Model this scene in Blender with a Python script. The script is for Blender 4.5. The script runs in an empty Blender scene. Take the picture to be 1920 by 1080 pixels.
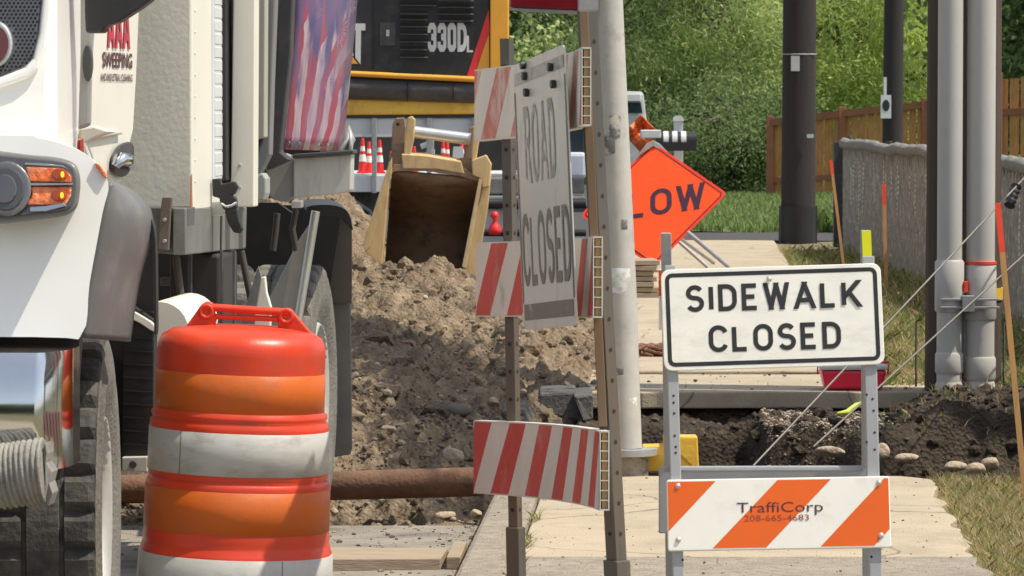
import bpy, bmesh, math, random
import numpy as np
from mathutils import Vector, Matrix
random.seed(7); rng = np.random.default_rng(7)
scene = bpy.context.scene; COL = scene.collection
# ------------------------------------------------------------------ camera, sky, sun
F = 8000.0; CZ = 1.5; PITCH = math.atan(355 / F)
cd = bpy.data.cameras.new('camera'); cam = bpy.data.objects.new('camera', cd); COL.objects.link(cam)
cam.location = (0, 0, CZ); cam.rotation_euler = (math.pi / 2 - PITCH, 0, 0)
cd.sensor_width = 36; cd.lens = 36 * F / 1920; cd.clip_start = 0.5; cd.clip_end = 3000
scene.camera = cam
cd.dof.use_dof = True; cd.dof.focus_distance = 15; cd.dof.aperture_fstop = 26
SUN = Vector((0.46, -0.10, 0.88)).normalized()
w = bpy.data.worlds.new('World'); scene.world = w; w.use_nodes = True
wn = w.node_tree; bg = wn.nodes['Background']
sky = wn.nodes.new('ShaderNodeTexSky'); sky.sky_type = 'NISHITA'; sky.sun_disc = False
sky.sun_elevation = math.asin(SUN.z); sky.sun_rotation = math.atan2(SUN.x, SUN.y)
sky.dust_density = 1.5
hs = wn.nodes.new('ShaderNodeHueSaturation'); hs.inputs['Saturation'].default_value = .55
wn.links.new(sky.outputs[0], hs.inputs['Color']); wn.links.new(hs.outputs[0], bg.inputs[0]); bg.inputs[1].default_value = 0.135
sd = bpy.data.lights.new('sun', 'SUN'); sd.energy = 3.7; sd.angle = math.radians(0.5); sd.color = (1, .93, .80)
so = bpy.data.objects.new('sun', sd); COL.objects.link(so); so.location = (5, 5, 20)
so.rotation_euler = SUN.to_track_quat('Z', 'Y').to_euler()
vs = scene.view_settings; vs.view_transform = 'Standard'; vs.look = 'None'; vs.gamma = 1; vs.exposure = 0.4
scene.cycles.max_bounces = 6
# ------------------------------------------------------------------ helpers: rays
RT = Vector((1, 0, 0)); FW = Vector((0, math.cos(PITCH), -math.sin(PITCH))); UP = Vector((0, math.sin(PITCH), math.cos(PITCH)))
C0 = Vector((0, 0, CZ))
def ray(px, py): return RT * (px - 960) + UP * (540 - py) + FW * F
def at(px, py, Y): d = ray(px, py); return C0 + d * (Y / d.y)
def atz(px, py, z): d = ray(px, py); return C0 + d * ((z - CZ) / d.z)
def onp(px, py, P, n): d = ray(px, py); return C0 + d * ((P - C0).dot(n) / d.dot(n))
V = Vector
# ------------------------------------------------------------------ materials
MATS = {}
def mat(name, col, rough=.6, metal=0., var=.12, scale=6., bump=0., bscale=80., spot=None, coat=0., trans=0., stretch=None, emis=None, spec=.5, crack=None):
    """procedural Principled: noise varied base colour, optional second colour in spots, optional bump"""
    if name in MATS: return MATS[name]
    m = bpy.data.materials.new(name); m.use_nodes = True; nt = m.node_tree; N = nt.nodes; L = nt.links
    b = N['Principled BSDF']; b.inputs['Roughness'].default_value = rough; b.inputs['Metallic'].default_value = metal
    b.inputs['Coat Weight'].default_value = coat; b.inputs['Specular IOR Level'].default_value = spec
    tc = N.new('ShaderNodeTexCoord'); src = tc.outputs['Object']
    if stretch:
        mp = N.new('ShaderNodeMapping'); mp.inputs['Scale'].default_value = stretch; L.new(src, mp.inputs[0]); src = mp.outputs[0]
    n = N.new('ShaderNodeTexNoise'); n.inputs['Scale'].default_value = scale; n.inputs['Detail'].default_value = 8; n.inputs['Roughness'].default_value = .65
    L.new(src, n.inputs['Vector'])
    r = N.new('ShaderNodeMapRange'); r.inputs[1].default_value = .3; r.inputs[2].default_value = .7
    r.inputs[3].default_value = 1 - var; r.inputs[4].default_value = 1 + var; L.new(n.outputs[0], r.inputs[0])
    mx = N.new('ShaderNodeMix'); mx.data_type = 'RGBA'; mx.blend_type = 'MULTIPLY'; mx.inputs[0].default_value = 1
    mx.inputs[6].default_value = (*col, 1); L.new(r.outputs[0], mx.inputs[7]); out = mx.outputs[2]
    if spot:
        sc, sscale, lo, hi, amt = spot
        n2 = N.new('ShaderNodeTexNoise'); n2.inputs['Scale'].default_value = sscale; n2.inputs['Detail'].default_value = 10; n2.inputs['Roughness'].default_value = .7
        L.new(src, n2.inputs['Vector'])
        r2 = N.new('ShaderNodeMapRange'); r2.inputs[1].default_value = lo; r2.inputs[2].default_value = hi; r2.inputs[4].default_value = amt
        L.new(n2.outputs[0], r2.inputs[0])
        m2 = N.new('ShaderNodeMix'); m2.data_type = 'RGBA'; L.new(r2.outputs[0], m2.inputs[0]); L.new(out, m2.inputs[6]); m2.inputs[7].default_value = (*sc, 1); out = m2.outputs[2]
    if crack:
        nd = N.new('ShaderNodeTexNoise'); nd.inputs['Scale'].default_value = 3; nd.inputs['Detail'].default_value = 6; L.new(src, nd.inputs['Vector'])
        mv = N.new('ShaderNodeMix'); mv.data_type = 'RGBA'; mv.inputs[0].default_value = .16; L.new(src, mv.inputs[6]); L.new(nd.outputs['Color'], mv.inputs[7])
        vc = N.new('ShaderNodeTexVoronoi'); vc.feature = 'DISTANCE_TO_EDGE'; vc.inputs['Scale'].default_value = crack; L.new(mv.outputs[2], vc.inputs['Vector'])
        rc = N.new('ShaderNodeMapRange'); rc.inputs[1].default_value = 0; rc.inputs[2].default_value = .006; rc.inputs[3].default_value = .75; rc.inputs[4].default_value = 0; L.new(vc.outputs[0], rc.inputs[0])
        m3 = N.new('ShaderNodeMix'); m3.data_type = 'RGBA'; L.new(rc.outputs[0], m3.inputs[0]); L.new(out, m3.inputs[6]); m3.inputs[7].default_value = (.09, .07, .05, 1); out = m3.outputs[2]
    L.new(out, b.inputs['Base Color'])
    rr = N.new('ShaderNodeMapRange'); rr.inputs[3].default_value = max(0, rough - .08); rr.inputs[4].default_value = min(1, rough + .1)
    L.new(n.outputs[0], rr.inputs[0]); L.new(rr.outputs[0], b.inputs['Roughness'])
    if bump:
        nb = N.new('ShaderNodeTexNoise'); nb.inputs['Scale'].default_value = bscale; nb.inputs['Detail'].default_value = 6; L.new(src, nb.inputs['Vector'])
        bp = N.new('ShaderNodeBump'); bp.inputs['Strength'].default_value = min(1, bump); bp.inputs['Distance'].default_value = .01 * max(1, bump)
        L.new(nb.outputs[0], bp.inputs['Height']); L.new(bp.outputs[0], b.inputs['Normal'])
    if emis: b.inputs['Emission Color'].default_value = (*emis[0], 1); b.inputs['Emission Strength'].default_value = emis[1]
    if trans:
        t = N.new('ShaderNodeBsdfTranslucent'); L.new(out, t.inputs[0]); ms = N.new('ShaderNodeMixShader'); ms.inputs[0].default_value = trans
        L.new(b.outputs[0], ms.inputs[1]); L.new(t.outputs[0], ms.inputs[2]); L.new(ms.outputs[0], N['Material Output'].inputs[0])
    MATS[name] = m; return m
truck_white = mat('truck_white', (.88, .865, .81), .32, var=.04, scale=2, coat=.3, spot=((.5, .45, .36), 5, .6, .8, .3), bump=.05, bscale=12)
door_white = mat('door_white', (.76, .73, .64), .4, var=.05, scale=2, spot=((.5, .45, .36), 8, .58, .75, .35))
box_grey = mat('textured_grey', (.70, .69, .61), .5, var=.05, scale=3, bump=.13, bscale=60, spot=((.55, .53, .45), 3, .5, .75, .6))
post_cream = mat('cream_paint', (.78, .75, .65), .4, var=.04, scale=3, spot=((.45, .36, .25), 14, .66, .8, .4))
dark_grey = mat('dark_grey_paint', (.055, .055, .058), .5, var=.2, scale=5, spot=((.16, .14, .12), 8, .5, .75, .5))
frame_grey = mat('dusty_frame_grey', (.16, .16, .145), .6, var=.2, scale=5, spot=((.25, .23, .2), 10, .5, .75, .6))
flare_grey = mat('grey_flare_plastic', (.15, .15, .15), .55, var=.1, scale=3, spot=((.32, .31, .29), 6, .5, .8, .5))
black_plastic = mat('black_plastic', (.02, .02, .021), .42, var=.2, scale=8, spot=((.08, .07, .06), 10, .55, .8, .4))
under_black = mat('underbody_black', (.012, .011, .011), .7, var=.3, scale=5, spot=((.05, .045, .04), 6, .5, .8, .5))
rubber = mat('tyre_rubber', (.035, .034, .033), .8, var=.2, scale=10, spot=((.14, .125, .105), 7, .42, .7, .75), bump=.5, bscale=60)
rubber_d = mat('dusty_tyre_rubber', (.16, .15, .13), .85, var=.2, scale=10, spot=((.22, .2, .17), 9, .4, .7, .8), bump=.6, bscale=70)
flap_m = mat('mudflap_rubber', (.12, .095, .075), .75, var=.15, scale=5, spot=((.12, .1, .08), 4, .4, .7, .6))
chrome = mat('chrome', (.55, .57, .59), .07, 1, var=.05, scale=6, spot=((.35, .33, .3), 14, .62, .8, .5))
alu = mat('aluminium', (.62, .62, .6), .35, .7, var=.1, scale=6, spot=((.35, .33, .3), 10, .55, .8, .5))
galv = mat('galvanised', (.38, .38, .38), .5, .35, var=.15, scale=25, spot=((.25, .23, .2), 12, .55, .75, .5))
steel_post = mat('weathered_post', (.105, .098, .085), .6, .35, var=.2, scale=12, spot=((.20, .12, .06), 8, .45, .7, .7), stretch=(1, 1, .15))
post_reflection = mat('post_soil_reflection', (.20, .135, .08), .7, .1, var=.2, scale=12, spot=((.18, .09, .04), 8, .45, .7, .7), stretch=(1, 1, .15))  # brown reflection of the soil put into the colour
pole_steel = mat('pale_steel_pole', (.52, .50, .45), .6, .12, var=.12, scale=7, spot=((.32, .31, .29), 9, .58, .7, .7), bump=.12, bscale=40)
orange_plastic = mat('barrel_orange', (.66, .050, .014), .38, var=.07, scale=4, spot=((.36, .07, .04), 6, .5, .75, .7), bump=.2, bscale=14)
orange_sheet = mat('orange_sheeting', (.60, .115, .004), .5, var=.08, scale=5, spot=((.34, .10, .03), 5, .45, .7, .8), bump=.15, bscale=25)
white_sheet = mat('white_sheeting', (.47, .46, .42), .42, var=.08, scale=5, spot=((.22, .20, .17), 6, .5, .72, .75), stretch=(1, 1, 2), bump=.1, bscale=30)
sign_white = mat('sign_white', (.85, .84, .77), .45, var=.05, scale=6, spot=((.55, .50, .42), 9, .52, .72, .45), stretch=(1, 1, 2.2))
sign_black = mat('sign_black', (.02, .02, .022), .5, var=.3, scale=20, spot=((.75, .73, .68), 40, .69, .73, .9))
board_white = mat('board_white', (.85, .84, .77), .45, var=.04, scale=6, spot=((.58, .52, .44), 8, .54, .74, .45))
board_orange = mat('board_orange', (.78, .125, .006), .4, var=.05, scale=8, spot=((.9, .4, .2), 30, .7, .75, .5))
leg_grey = mat('grey_plastic_leg', (.33, .34, .35), .5, var=.08, scale=8, spot=((.5, .5, .48), 25, .64, .74, .6))
old_white = mat('weathered_white', (.60, .59, .54), .5, var=.1, scale=8, spot=((.25, .24, .22), 10, .58, .72, .75), stretch=(1, 1, .4))
old_red = mat('weathered_red', (.50, .055, .045), .5, var=.15, scale=8, spot=((.5, .3, .27), 14, .55, .72, .6), stretch=(1, 1, .4))
faded_red = mat('faded_red', (.50, .16, .13), .55, var=.15, scale=8, spot=((.55, .45, .4), 16, .48, .62, .9), stretch=(1, 1, .4))
cell_tan = mat('cell_tan', (.42, .27, .13), .8, var=.2, scale=12)
rc_white = mat('faded_sign_face', (.52, .52, .48), .35, var=.08, scale=4, spot=((.30, .29, .26), 9, .55, .72, .8), stretch=(1, 1, .25))
rc_grey = mat('faded_sign_legend', (.15, .145, .13), .5, var=.2, scale=18, spot=((.5, .5, .46), 22, .6, .7, .7))
slow_orange = mat('sign_orange', (.92, .062, .003), .7, var=.04, scale=3, spot=((.8, .18, .05), 6, .55, .8, .4), emis=((1, .12, .01), .12))  # faint glow put into the colour, though the sign is no lamp
slow_rim = mat('sign_rim', (.85, .05, .03), .4, var=.1)
concrete = mat('sidewalk_concrete', (.44, .365, .26), .85, var=.08, scale=3, bump=.5, bscale=110, spot=((.30, .24, .17), 2.5, .48, .72, .85), crack=.9)
concrete_w = mat('worn_concrete', (.33, .285, .225), .9, var=.2, scale=6, bump=1.0, bscale=120, spot=((.18, .145, .11), 22, .48, .68, .8), crack=1.6)
road_c = mat('road_surface', (.29, .26, .215), .88, var=.18, scale=5, bump=.8, bscale=130, spot=((.15, .12, .095), 3.5, .48, .68, .85), crack=.7)
asphalt = mat('asphalt', (.06, .058, .055), .9, var=.25, scale=20, bump=.6, bscale=120)
wood = mat('timber', (.35, .275, .19), .75, var=.2, scale=5, stretch=(1, 12, 12), bump=.3, bscale=20, spot=((.2, .14, .09), 6, .55, .75, .6))
lath = mat('stake_wood', (.50, .27, .10), .7, var=.2, scale=6, stretch=(8, 8, 1))
lath_red = mat('stake_orange_tip', (.9, .07, .03), .5, var=.1, scale=20)
cedar = mat('cedar_board', (.46, .215, .065), .7, var=.25, scale=5, stretch=(6, 6, 1), spot=((.2, .09, .035), 3, .45, .7, .6))
cedar_d = mat('cedar_rail', (.26, .10, .045), .7, var=.2, scale=5)
pole_wood = mat('creosote_pole', (.030, .023, .021), .8, var=.3, scale=4, stretch=(8, 8, .6), bump=.6, bscale=30)
pole_wood2 = mat('brown_pole', (.075, .05, .036), .85, var=.3, scale=4, stretch=(8, 8, .6), bump=.6, bscale=30)
black_wrap = mat('black_sleeve', (.012, .012, .013), .5, var=.3, scale=6)
pvc = mat('conduit_grey', (.50, .48, .44), .55, var=.06, scale=5, stretch=(2, 2, .7), spot=((.25, .24, .22), 5, .55, .8, .4))
wire_m = mat('guy_wire', (.24, .215, .18), .5, .4, var=.1)
exc_yellow = mat('machine_yellow', (.80, .38, .04), .42, var=.08, scale=4, spot=((.3, .18, .07), 7, .58, .75, .6), coat=.1)
exc_black = mat('machine_black', (.022, .022, .024), .45, var=.2, scale=5, spot=((.07, .065, .06), 7, .5, .75, .7))
exc_slat = mat('louvre_black', (.010, .010, .011), .6, var=.2)
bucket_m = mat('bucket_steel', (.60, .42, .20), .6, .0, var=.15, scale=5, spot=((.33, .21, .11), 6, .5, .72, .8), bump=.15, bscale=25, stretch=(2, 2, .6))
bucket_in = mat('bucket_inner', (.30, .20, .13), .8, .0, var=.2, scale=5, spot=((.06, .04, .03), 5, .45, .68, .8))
rust_pipe = mat('rusty_pipe', (.16, .085, .05), .75, .1, var=.25, scale=8, spot=((.30, .16, .09), 6, .48, .7, .6), bump=.5, bscale=60)
red_plastic = mat('red_plastic', (.85, .02, .06), .35, var=.08, coat=.2)
yellow_paint = mat('yellow_paint', (.72, .44, .05), .6, var=.12, scale=8, spot=((.4, .3, .15), 14, .58, .72, .7), bump=.3, bscale=40)
cone_red = mat('cone_red', (.85, .03, .03), .45, var=.08)
white_p = mat('white_paint', (.66, .66, .65), .45, var=.06, spot=((.4, .38, .35), 6, .55, .75, .5))
grey_p = mat('mid_grey_paint', (.22, .22, .23), .5, var=.1)
glass_d = mat('dark_glass', (.02, .035, .045), .08, 0, var=.1, coat=.5)
stone_m = mat('cobble_stone', (.44, .35, .25), .85, var=.25, scale=12, bump=.9, bscale=60, spot=((.20, .15, .10), 8, .46, .64, .85))
stone_d = mat('dark_cobble', (.17, .145, .12), .85, var=.2, scale=9, bump=.5, bscale=50)
yel = mat('reflector_yellow', (.85, .85, .02), .3, var=.05)
amber = mat('amber_lens', (.80, .16, .02), .15, var=.25, scale=18, coat=.8, spot=((.95, .50, .32), 16, .48, .66, .8), bump=1.2, bscale=45)
bulb = mat('lit_amber_bulb', (1, .4, .02), .3, emis=((1, .33, .01), 2.2))
# ------------------------------------------------------------------ mesh builder
def arr_noise(x, y, seed=0):
    def h(i, j):
        n = (i.astype(np.int64) * 374761393 + j.astype(np.int64) * 668265263 + seed * 974634777) & 0xffffffff
        n = ((n ^ (n >> 13)) * 1274126177) & 0xffffffff
        return ((n ^ (n >> 16)) & 0xffff) / 65535.0
    xi = np.floor(x); yi = np.floor(y); fx = x - xi; fy = y - yi
    fx = fx * fx * (3 - 2 * fx); fy = fy * fy * (3 - 2 * fy)
    a = h(xi, yi); b = h(xi + 1, yi); c = h(xi, yi + 1); d = h(xi + 1, yi + 1)
    return (a * (1 - fx) + b * fx) * (1 - fy) + (c * (1 - fx) + d * fx) * fy - .5
def fbm(x, y, o=4, seed=0, g=.5):
    s = 0; a = 1
    for k in range(o): s = s + a * arr_noise(x * 2 ** k + 13.7 * k, y * 2 ** k + 7.1 * k, seed + k); a *= g
    return s
def wloc(p):
    l = V((0, 0, 0))
    while p is not None: l += p.location; p = p.parent
    return l
class MB:
    def __init__(s): s.v = []; s.f = []; s.m = []; s.sm = []
    def add(s, vs, fs, mi=0, smooth=False):
        o = len(s.v); s.v += [tuple(p) for p in vs]
        for f in fs: s.f.append(tuple(i + o for i in f)); s.m.append(mi); s.sm.append(smooth)
        return s
    def box(s, a, b, mi=0, M=None):
        x0, y0, z0 = a; x1, y1, z1 = b
        vs = [V(p) for p in ((x0, y0, z0), (x1, y0, z0), (x1, y1, z0), (x0, y1, z0), (x0, y0, z1), (x1, y0, z1), (x1, y1, z1), (x0, y1, z1))]
        if M is not None: vs = [M @ p for p in vs]
        return s.add(vs, [(0, 3, 2, 1), (4, 5, 6, 7), (0, 1, 5, 4), (1, 2, 6, 5), (2, 3, 7, 6), (3, 0, 4, 7)], mi)
    def prism(s, pts, ext, mi=0, smooth=False):
        n = len(pts); pts = [V(p) for p in pts]; e = V(ext)
        s.add(pts + [p + e for p in pts], [tuple(range(n)), tuple(range(2 * n - 1, n - 1, -1))] + [(i, (i + 1) % n, n + (i + 1) % n, n + i)[::-1] for i in range(n)], mi, smooth)
        return s
    def tube(s, path, r, n=10, mi=0, caps=True, smooth=True):
        path = [V(p) for p in path]; R = r if isinstance(r, (list, tuple)) else [r] * len(path); vs = []
        for i, p in enumerate(path):
            t = (path[min(i + 1, len(path) - 1)] - path[max(i - 1, 0)]).normalized()
            a = t.cross(V((0, 0, 1)) if abs(t.z) < .9 else V((1, 0, 0))).normalized(); b = t.cross(a)
            vs += [p + (a * math.cos(2 * math.pi * k / n) + b * math.sin(2 * math.pi * k / n)) * R[i] for k in range(n)]
        fs = [(i * n + k, i * n + (k + 1) % n, (i + 1) * n + (k + 1) % n, (i + 1) * n + k) for i in range(len(path) - 1) for k in range(n)]
        s.add(vs, fs, mi, smooth)
        if caps: s.add(vs[:n], [tuple(range(n))[::-1]], mi); s.add(vs[-n:], [tuple(range(n))], mi)
        return s
    def lathe(s, prof, n=48, mi=0, M=None, wob=None, a0=0, a1=2 * math.pi, smooth=True):
        """prof: (r, h) about local z"""
        vs = []; full = abs(a1 - a0 - 2 * math.pi) < 1e-6; cnt = n if full else n + 1
        for (r, h) in prof:
            for k in range(cnt):
                a = a0 + (a1 - a0) * k / n; rr = r * (wob(a, h) if wob else 1); vs.append(V((rr * math.cos(a), rr * math.sin(a), h)))
        if M is not None: vs = [M @ p for p in vs]
        fs = [(i * cnt + k, i * cnt + (k + 1) % cnt, (i + 1) * cnt + (k + 1) % cnt, (i + 1) * cnt + k) for i in range(len(prof) - 1) for k in range(n)]
        return s.add(vs, fs, mi, smooth)
    def build(s, name, mats, parent=None, bevel=0, world=True, base=None, seg=2, fixn=True):
        me = bpy.data.meshes.new(name); off = V((0, 0, 0))
        if parent is not None and world: off = wloc(parent)
        if parent is None and base is not None: off = V(base)
        me.from_pydata([(p[0] - off.x, p[1] - off.y, p[2] - off.z) for p in s.v], [], s.f)
        if not isinstance(mats, (list, tuple)): mats = [mats]
        for m in mats: me.materials.append(m)
        me.polygons.foreach_set('material_index', s.m); me.polygons.foreach_set('use_smooth', s.sm)
        if fixn:
            bm = bmesh.new(); bm.from_mesh(me); bmesh.ops.recalc_face_normals(bm, faces=bm.faces); bm.to_mesh(me); bm.free()
        me.update(); o = bpy.data.objects.new(name, me); COL.objects.link(o); o.parent = parent
        if parent is None: o.location = off
        if bevel:
            b = o.modifiers.new('bevel', 'BEVEL'); b.width = bevel; b.segments = seg; b.limit_method = 'ANGLE'; b.angle_limit = math.radians(40)
        return o
def tag(o, label=None, cat=None, group=None, kind=None):
    for k, v in (('label', label), ('category', cat), ('group', group), ('kind', kind)):
        if v: o[k] = v
    return o
def thing(name, loc, label, cat, group=None):
    o = bpy.data.objects.new(name, None); COL.objects.link(o); o.location = loc; o.empty_display_size = .1
    return tag(o, label, cat, group)
def copy_tree(o, parent=None):
    c = o.copy(); COL.objects.link(c); c.parent = parent
    for ch in [x for x in o.children]: copy_tree(ch, c)
    return c
class Fr:
    """planar frame: u right, v up, n out"""
    def __init__(s, o, u, v):
        s.o = V(o); s.u = V(u); s.v = V(v); s.n = s.u.cross(s.v).normalized()
    def __call__(s, a, b, c=0): return s.o + s.u * a + s.v * b + s.n * c
def rrect(x0, y0, x1, y1, r, k=5):
    P = []
    for cx, cy, a in ((x1 - r, y0 + r, -90), (x1 - r, y1 - r, 0), (x0 + r, y1 - r, 90), (x0 + r, y0 + r, 180)):
        for i in range(k + 1):
            t = math.radians(a + 90 * i / k); P.append((cx + r * math.cos(t), cy + r * math.sin(t)))
    return P
def ring(mb, fr, x0, y0, x1, y1, r, t, c, mi=0):
    A = rrect(x0, y0, x1, y1, r); B = rrect(x0 + t, y0 + t, x1 - t, y1 - t, max(.002, r - t)); n = len(A)
    mb.add([fr(a, b, c) for a, b in A + B], [(i, (i + 1) % n, n + (i + 1) % n, n + i) for i in range(n)], mi)
# stroke alphabet (unit height) ---------------------------------------------------
def arc(cx, cy, rx, ry, a0, a1, n=10): return [(cx + rx * math.cos(math.radians(a0 + (a1 - a0) * i / n)), cy + ry * math.sin(math.radians(a0 + (a1 - a0) * i / n))) for i in range(n + 1)]
GL = {'I': (0, [[(0, 0), (0, 1)]]), 'L': (.48, [[(0, 1), (0, 0), (.48, 0)]]), 'E': (.5, [[(.5, 1), (0, 1), (0, 0), (.5, 0)], [(0, .51), (.42, .51)]]),
 'D': (.56, [[(0, .5), (0, 1), (.2, 1)] + arc(.24, .66, .32, .34, 80, 0, 6) + arc(.24, .34, .32, .34, 0, -80, 6) + [(.2, 0), (0, 0), (0, .5)]]),
 'O': (.6, [arc(.3, .68, .3, .32, 0, 180) + arc(.3, .32, .3, .32, 180, 360) + [(.6, .68)]]),
 'C': (.56, [arc(.3, .68, .3, .32, 18, 180) + arc(.3, .32, .3, .32, 180, 342)]),
 'S': (.54, [arc(.27, .735, .26, .265, 28, 180, 8) + arc(.27, .72, .26, .2, 190, 262, 4) + arc(.28, .28, .26, .24, 80, 0, 6) + arc(.27, .265, .27, .265, -8, -154, 8)]),
 'W': (.84, [[(0, 1), (.2, 0), (.42, 1), (.64, 0), (.84, 1)]]), 'A': (.66, [[(0, 0), (.33, 1), (.66, 0)], [(.11, .28), (.55, .28)]]),
 'K': (.58, [[(0, 0), (0, 1)], [(.54, 1), (.02, .36)], [(.2, .58), (.58, 0)]]),
 'R': (.56, [[(0, 0), (0, 1), (.3, 1)] + arc(.3, .76, .24, .24, 80, -80, 8) + [(.3, .52), (0, .52)], [(.28, .52), (.56, 0)]]),
 'T': (.56, [[(0, 1), (.56, 1)], [(.28, 1), (.28, 0)]]),
 '3': (.5, [[(0, .70), (0, .88), (.12, 1), (.38, 1), (.5, .88), (.5, .6), (.40, .51), (.5, .41), (.5, .12), (.38, 0), (.12, 0), (0, .12), (0, .30)], [(.18, .51), (.36, .51)]]),
 '0': (.5, [[(0, .5), (0, .88), (.12, 1), (.38, 1), (.5, .88), (.5, .12), (.38, 0), (.12, 0), (0, .12), (0, .5)]])}
def stroke_text(mb, txt, fr, x, y, h, t, gap=.22, xs=1., c=.001, mi=0, centre=True):
    """t, gap in units of height"""
    wtot = sum(GL[q][0] * xs + t for q in txt) + gap * (len(txt) - 1)
    cx = -wtot / 2 if centre else 0; k = 0
    for q in txt:
        wd, pls = GL[q]
        for pl in pls:
            P = [V((cx + t / 2 + a * xs, t / 2 + b * (1 - t), 0)) for a, b in pl]
            Q = [P[0]]
            for p in P[1:]:
                if (p - Q[-1]).length > 1e-4: Q.append(p)
            runs = [[Q[0]]]                                             # split at sharp corners
            for i in range(1, len(Q)):
                runs[-1].append(Q[i])
                if i < len(Q) - 1 and (Q[i] - Q[i - 1]).normalized().dot((Q[i + 1] - Q[i]).normalized()) < -.3: runs.append([Q[i]])
            for Q in runs:
                k += 1; closed = (Q[0] - Q[-1]).length < 1e-4 and len(Q) > 3; vs = []; n = len(Q)
                for i, p in enumerate(Q):
                    a = Q[i - 1] if i > 0 else (Q[-2] if closed else None); b = Q[i + 1] if i < n - 1 else (Q[1] if closed else None)
                    d1 = (p - a).normalized() if a is not None else (b - p).normalized(); d2 = (b - p).normalized() if b is not None else d1
                    if (a is None or b is None) and .3 < abs(d1.y) < .995 and (p.y > 1 - t or p.y < t):   # diagonal end: cut flat
                        yb_ = 1. if p.y > .5 else 0.; xx = p.x + (yb_ - p.y) * d1.x / d1.y; hw = t / 2 / abs(d1.y); sg0 = -1 if d1.y > 0 else 1
                        for sg in (1, -1): vs.append(fr(x + (xx + sg0 * sg * hw) * h, y + yb_ * h, c + k * .00012))
                        continue
                    n1 = V((-d1.y, d1.x, 0)); n2 = V((-d2.y, d2.x, 0)); mm = n1 + n2
                    mm = n1 if mm.length < 1e-3 else mm
                    mm.normalize(); l = min(1.5, 1 / max(.2, mm.dot(n1)))
                    for sg in (1, -1):
                        pt = p + mm * (sg * l * t / 2); pt.y = min(1, max(0, pt.y)); vs.append(fr(x + pt.x * h, y + pt.y * h, c + k * .00012))
                mb.add(vs, [(2 * i, 2 * i + 1, 2 * i + 3, 2 * i + 2) for i in range(n - 1)], mi)
        cx += wd * xs + t + gap
def text_mesh(name, txt, size, m, fr, x, y, parent, xs=1., c=.002, off=0., align='CENTER'):
    cu = bpy.data.curves.new(name, 'FONT'); cu.body = txt; cu.size = size; cu.offset = off; cu.align_x = align; cu.resolution_u = 3
    o = bpy.data.objects.new(name, cu); COL.objects.link(o); bpy.context.view_layer.update()
    me = bpy.data.meshes.new_from_object(o.evaluated_get(bpy.context.evaluated_depsgraph_get())); bpy.data.objects.remove(o)
    offw = wloc(parent)
    for v in me.vertices: v.co = fr(x + v.co.x * xs, y + v.co.y, c) - offw
    me.materials.clear(); me.materials.append(m); me.name = name
    ob = bpy.data.objects.new(name, me); COL.objects.link(ob); ob.parent = parent; return ob
def np_mesh(name, verts, faces_n, mats, mi=None, label=None, cat=None, kind=None, parent=None, group=None, base=None, smooth=False):
    """verts (N,k,3): N polygons of k verts each"""
    N, k, _ = verts.shape; me = bpy.data.meshes.new(name); vv = verts.reshape(-1, 3)
    if base is not None: vv = vv - np.array(base)
    me.vertices.add(N * k); me.vertices.foreach_set('co', vv.ravel().astype(np.float32))
    me.loops.add(N * k); me.loops.foreach_set('vertex_index', np.arange(N * k, dtype=np.int32))
    me.polygons.add(N); me.polygons.foreach_set('loop_start', np.arange(0, N * k, k, dtype=np.int32)); me.polygons.foreach_set('loop_total', np.full(N, k, dtype=np.int32))
    for m in mats: me.materials.append(m)
    if mi is not None: me.polygons.foreach_set('material_index', mi.astype(np.int32))
    me.update(calc_edges=True); o = bpy.data.objects.new(name, me); COL.objects.link(o); o.parent = parent
    if base is not None and parent is None: o.location = base
    return tag(o, label, cat, group, kind)
def icos(sub=1):
    bm = bmesh.new(); bmesh.ops.create_icosphere(bm, subdivisions=sub, radius=1); v = np.array([q.co[:] for q in bm.verts]); f = np.array([[q.index for q in fc.verts] for fc in bm.faces]); bm.free(); return v, f
# ================================================================== SETTING
K = .04                                        # street runs this much to the right per metre
def U(u, y, z): return V((u + K * y, y, z))
def sheet(name, u0, u1, y0, y1, z, m, th=.1, nu=1, nv=1, kind='structure'):
    b = MB(); b.prism([U(u0, y0, z), U(u1, y0, z), U(u1, y1, z), U(u0, y1, z)], (0, 0, -th)); return tag(b.build(name, m), kind=kind)
g_m = mat('far_earth', (.10, .11, .05), .95, var=.3, scale=.5)
b = MB(); b.add([(-600, -50, -.9), (600, -50, -.9), (600, 1200, -.9), (-600, 1200, -.9)], [(0, 1, 2, 3)]); tag(b.build('ground', g_m), kind='structure')
RZ = -.15
sheet('road', -9, -.72, -40, 16.45, RZ, road_c, .5)
sheet('road', -9, -.72, 35.2, 130, RZ, asphalt, .5)
# kerbs in lengths with joints
sheet('sidewalk', -.535, .97, -40, 3.99, 0, concrete, .12); sheet('kerb', -.72, -.545, -40, 3.99, 0, concrete_w, .4)
yy = 4.0
while yy < 16.6:
    y1 = min(yy + 1.5, 16.75); b = MB(); b.prism([U(-.72, yy + .006, 0), U(-.545, yy + .006, 0), U(-.545, y1, 0), U(-.72, y1, 0)], (0, 0, -.5)); tag(b.build('kerb', concrete_w, bevel=.02), kind='structure'); yy += 1.5
sheet('kerb', -.72, -.545, 35.2, 120, 0, concrete_w, .4)
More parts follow.
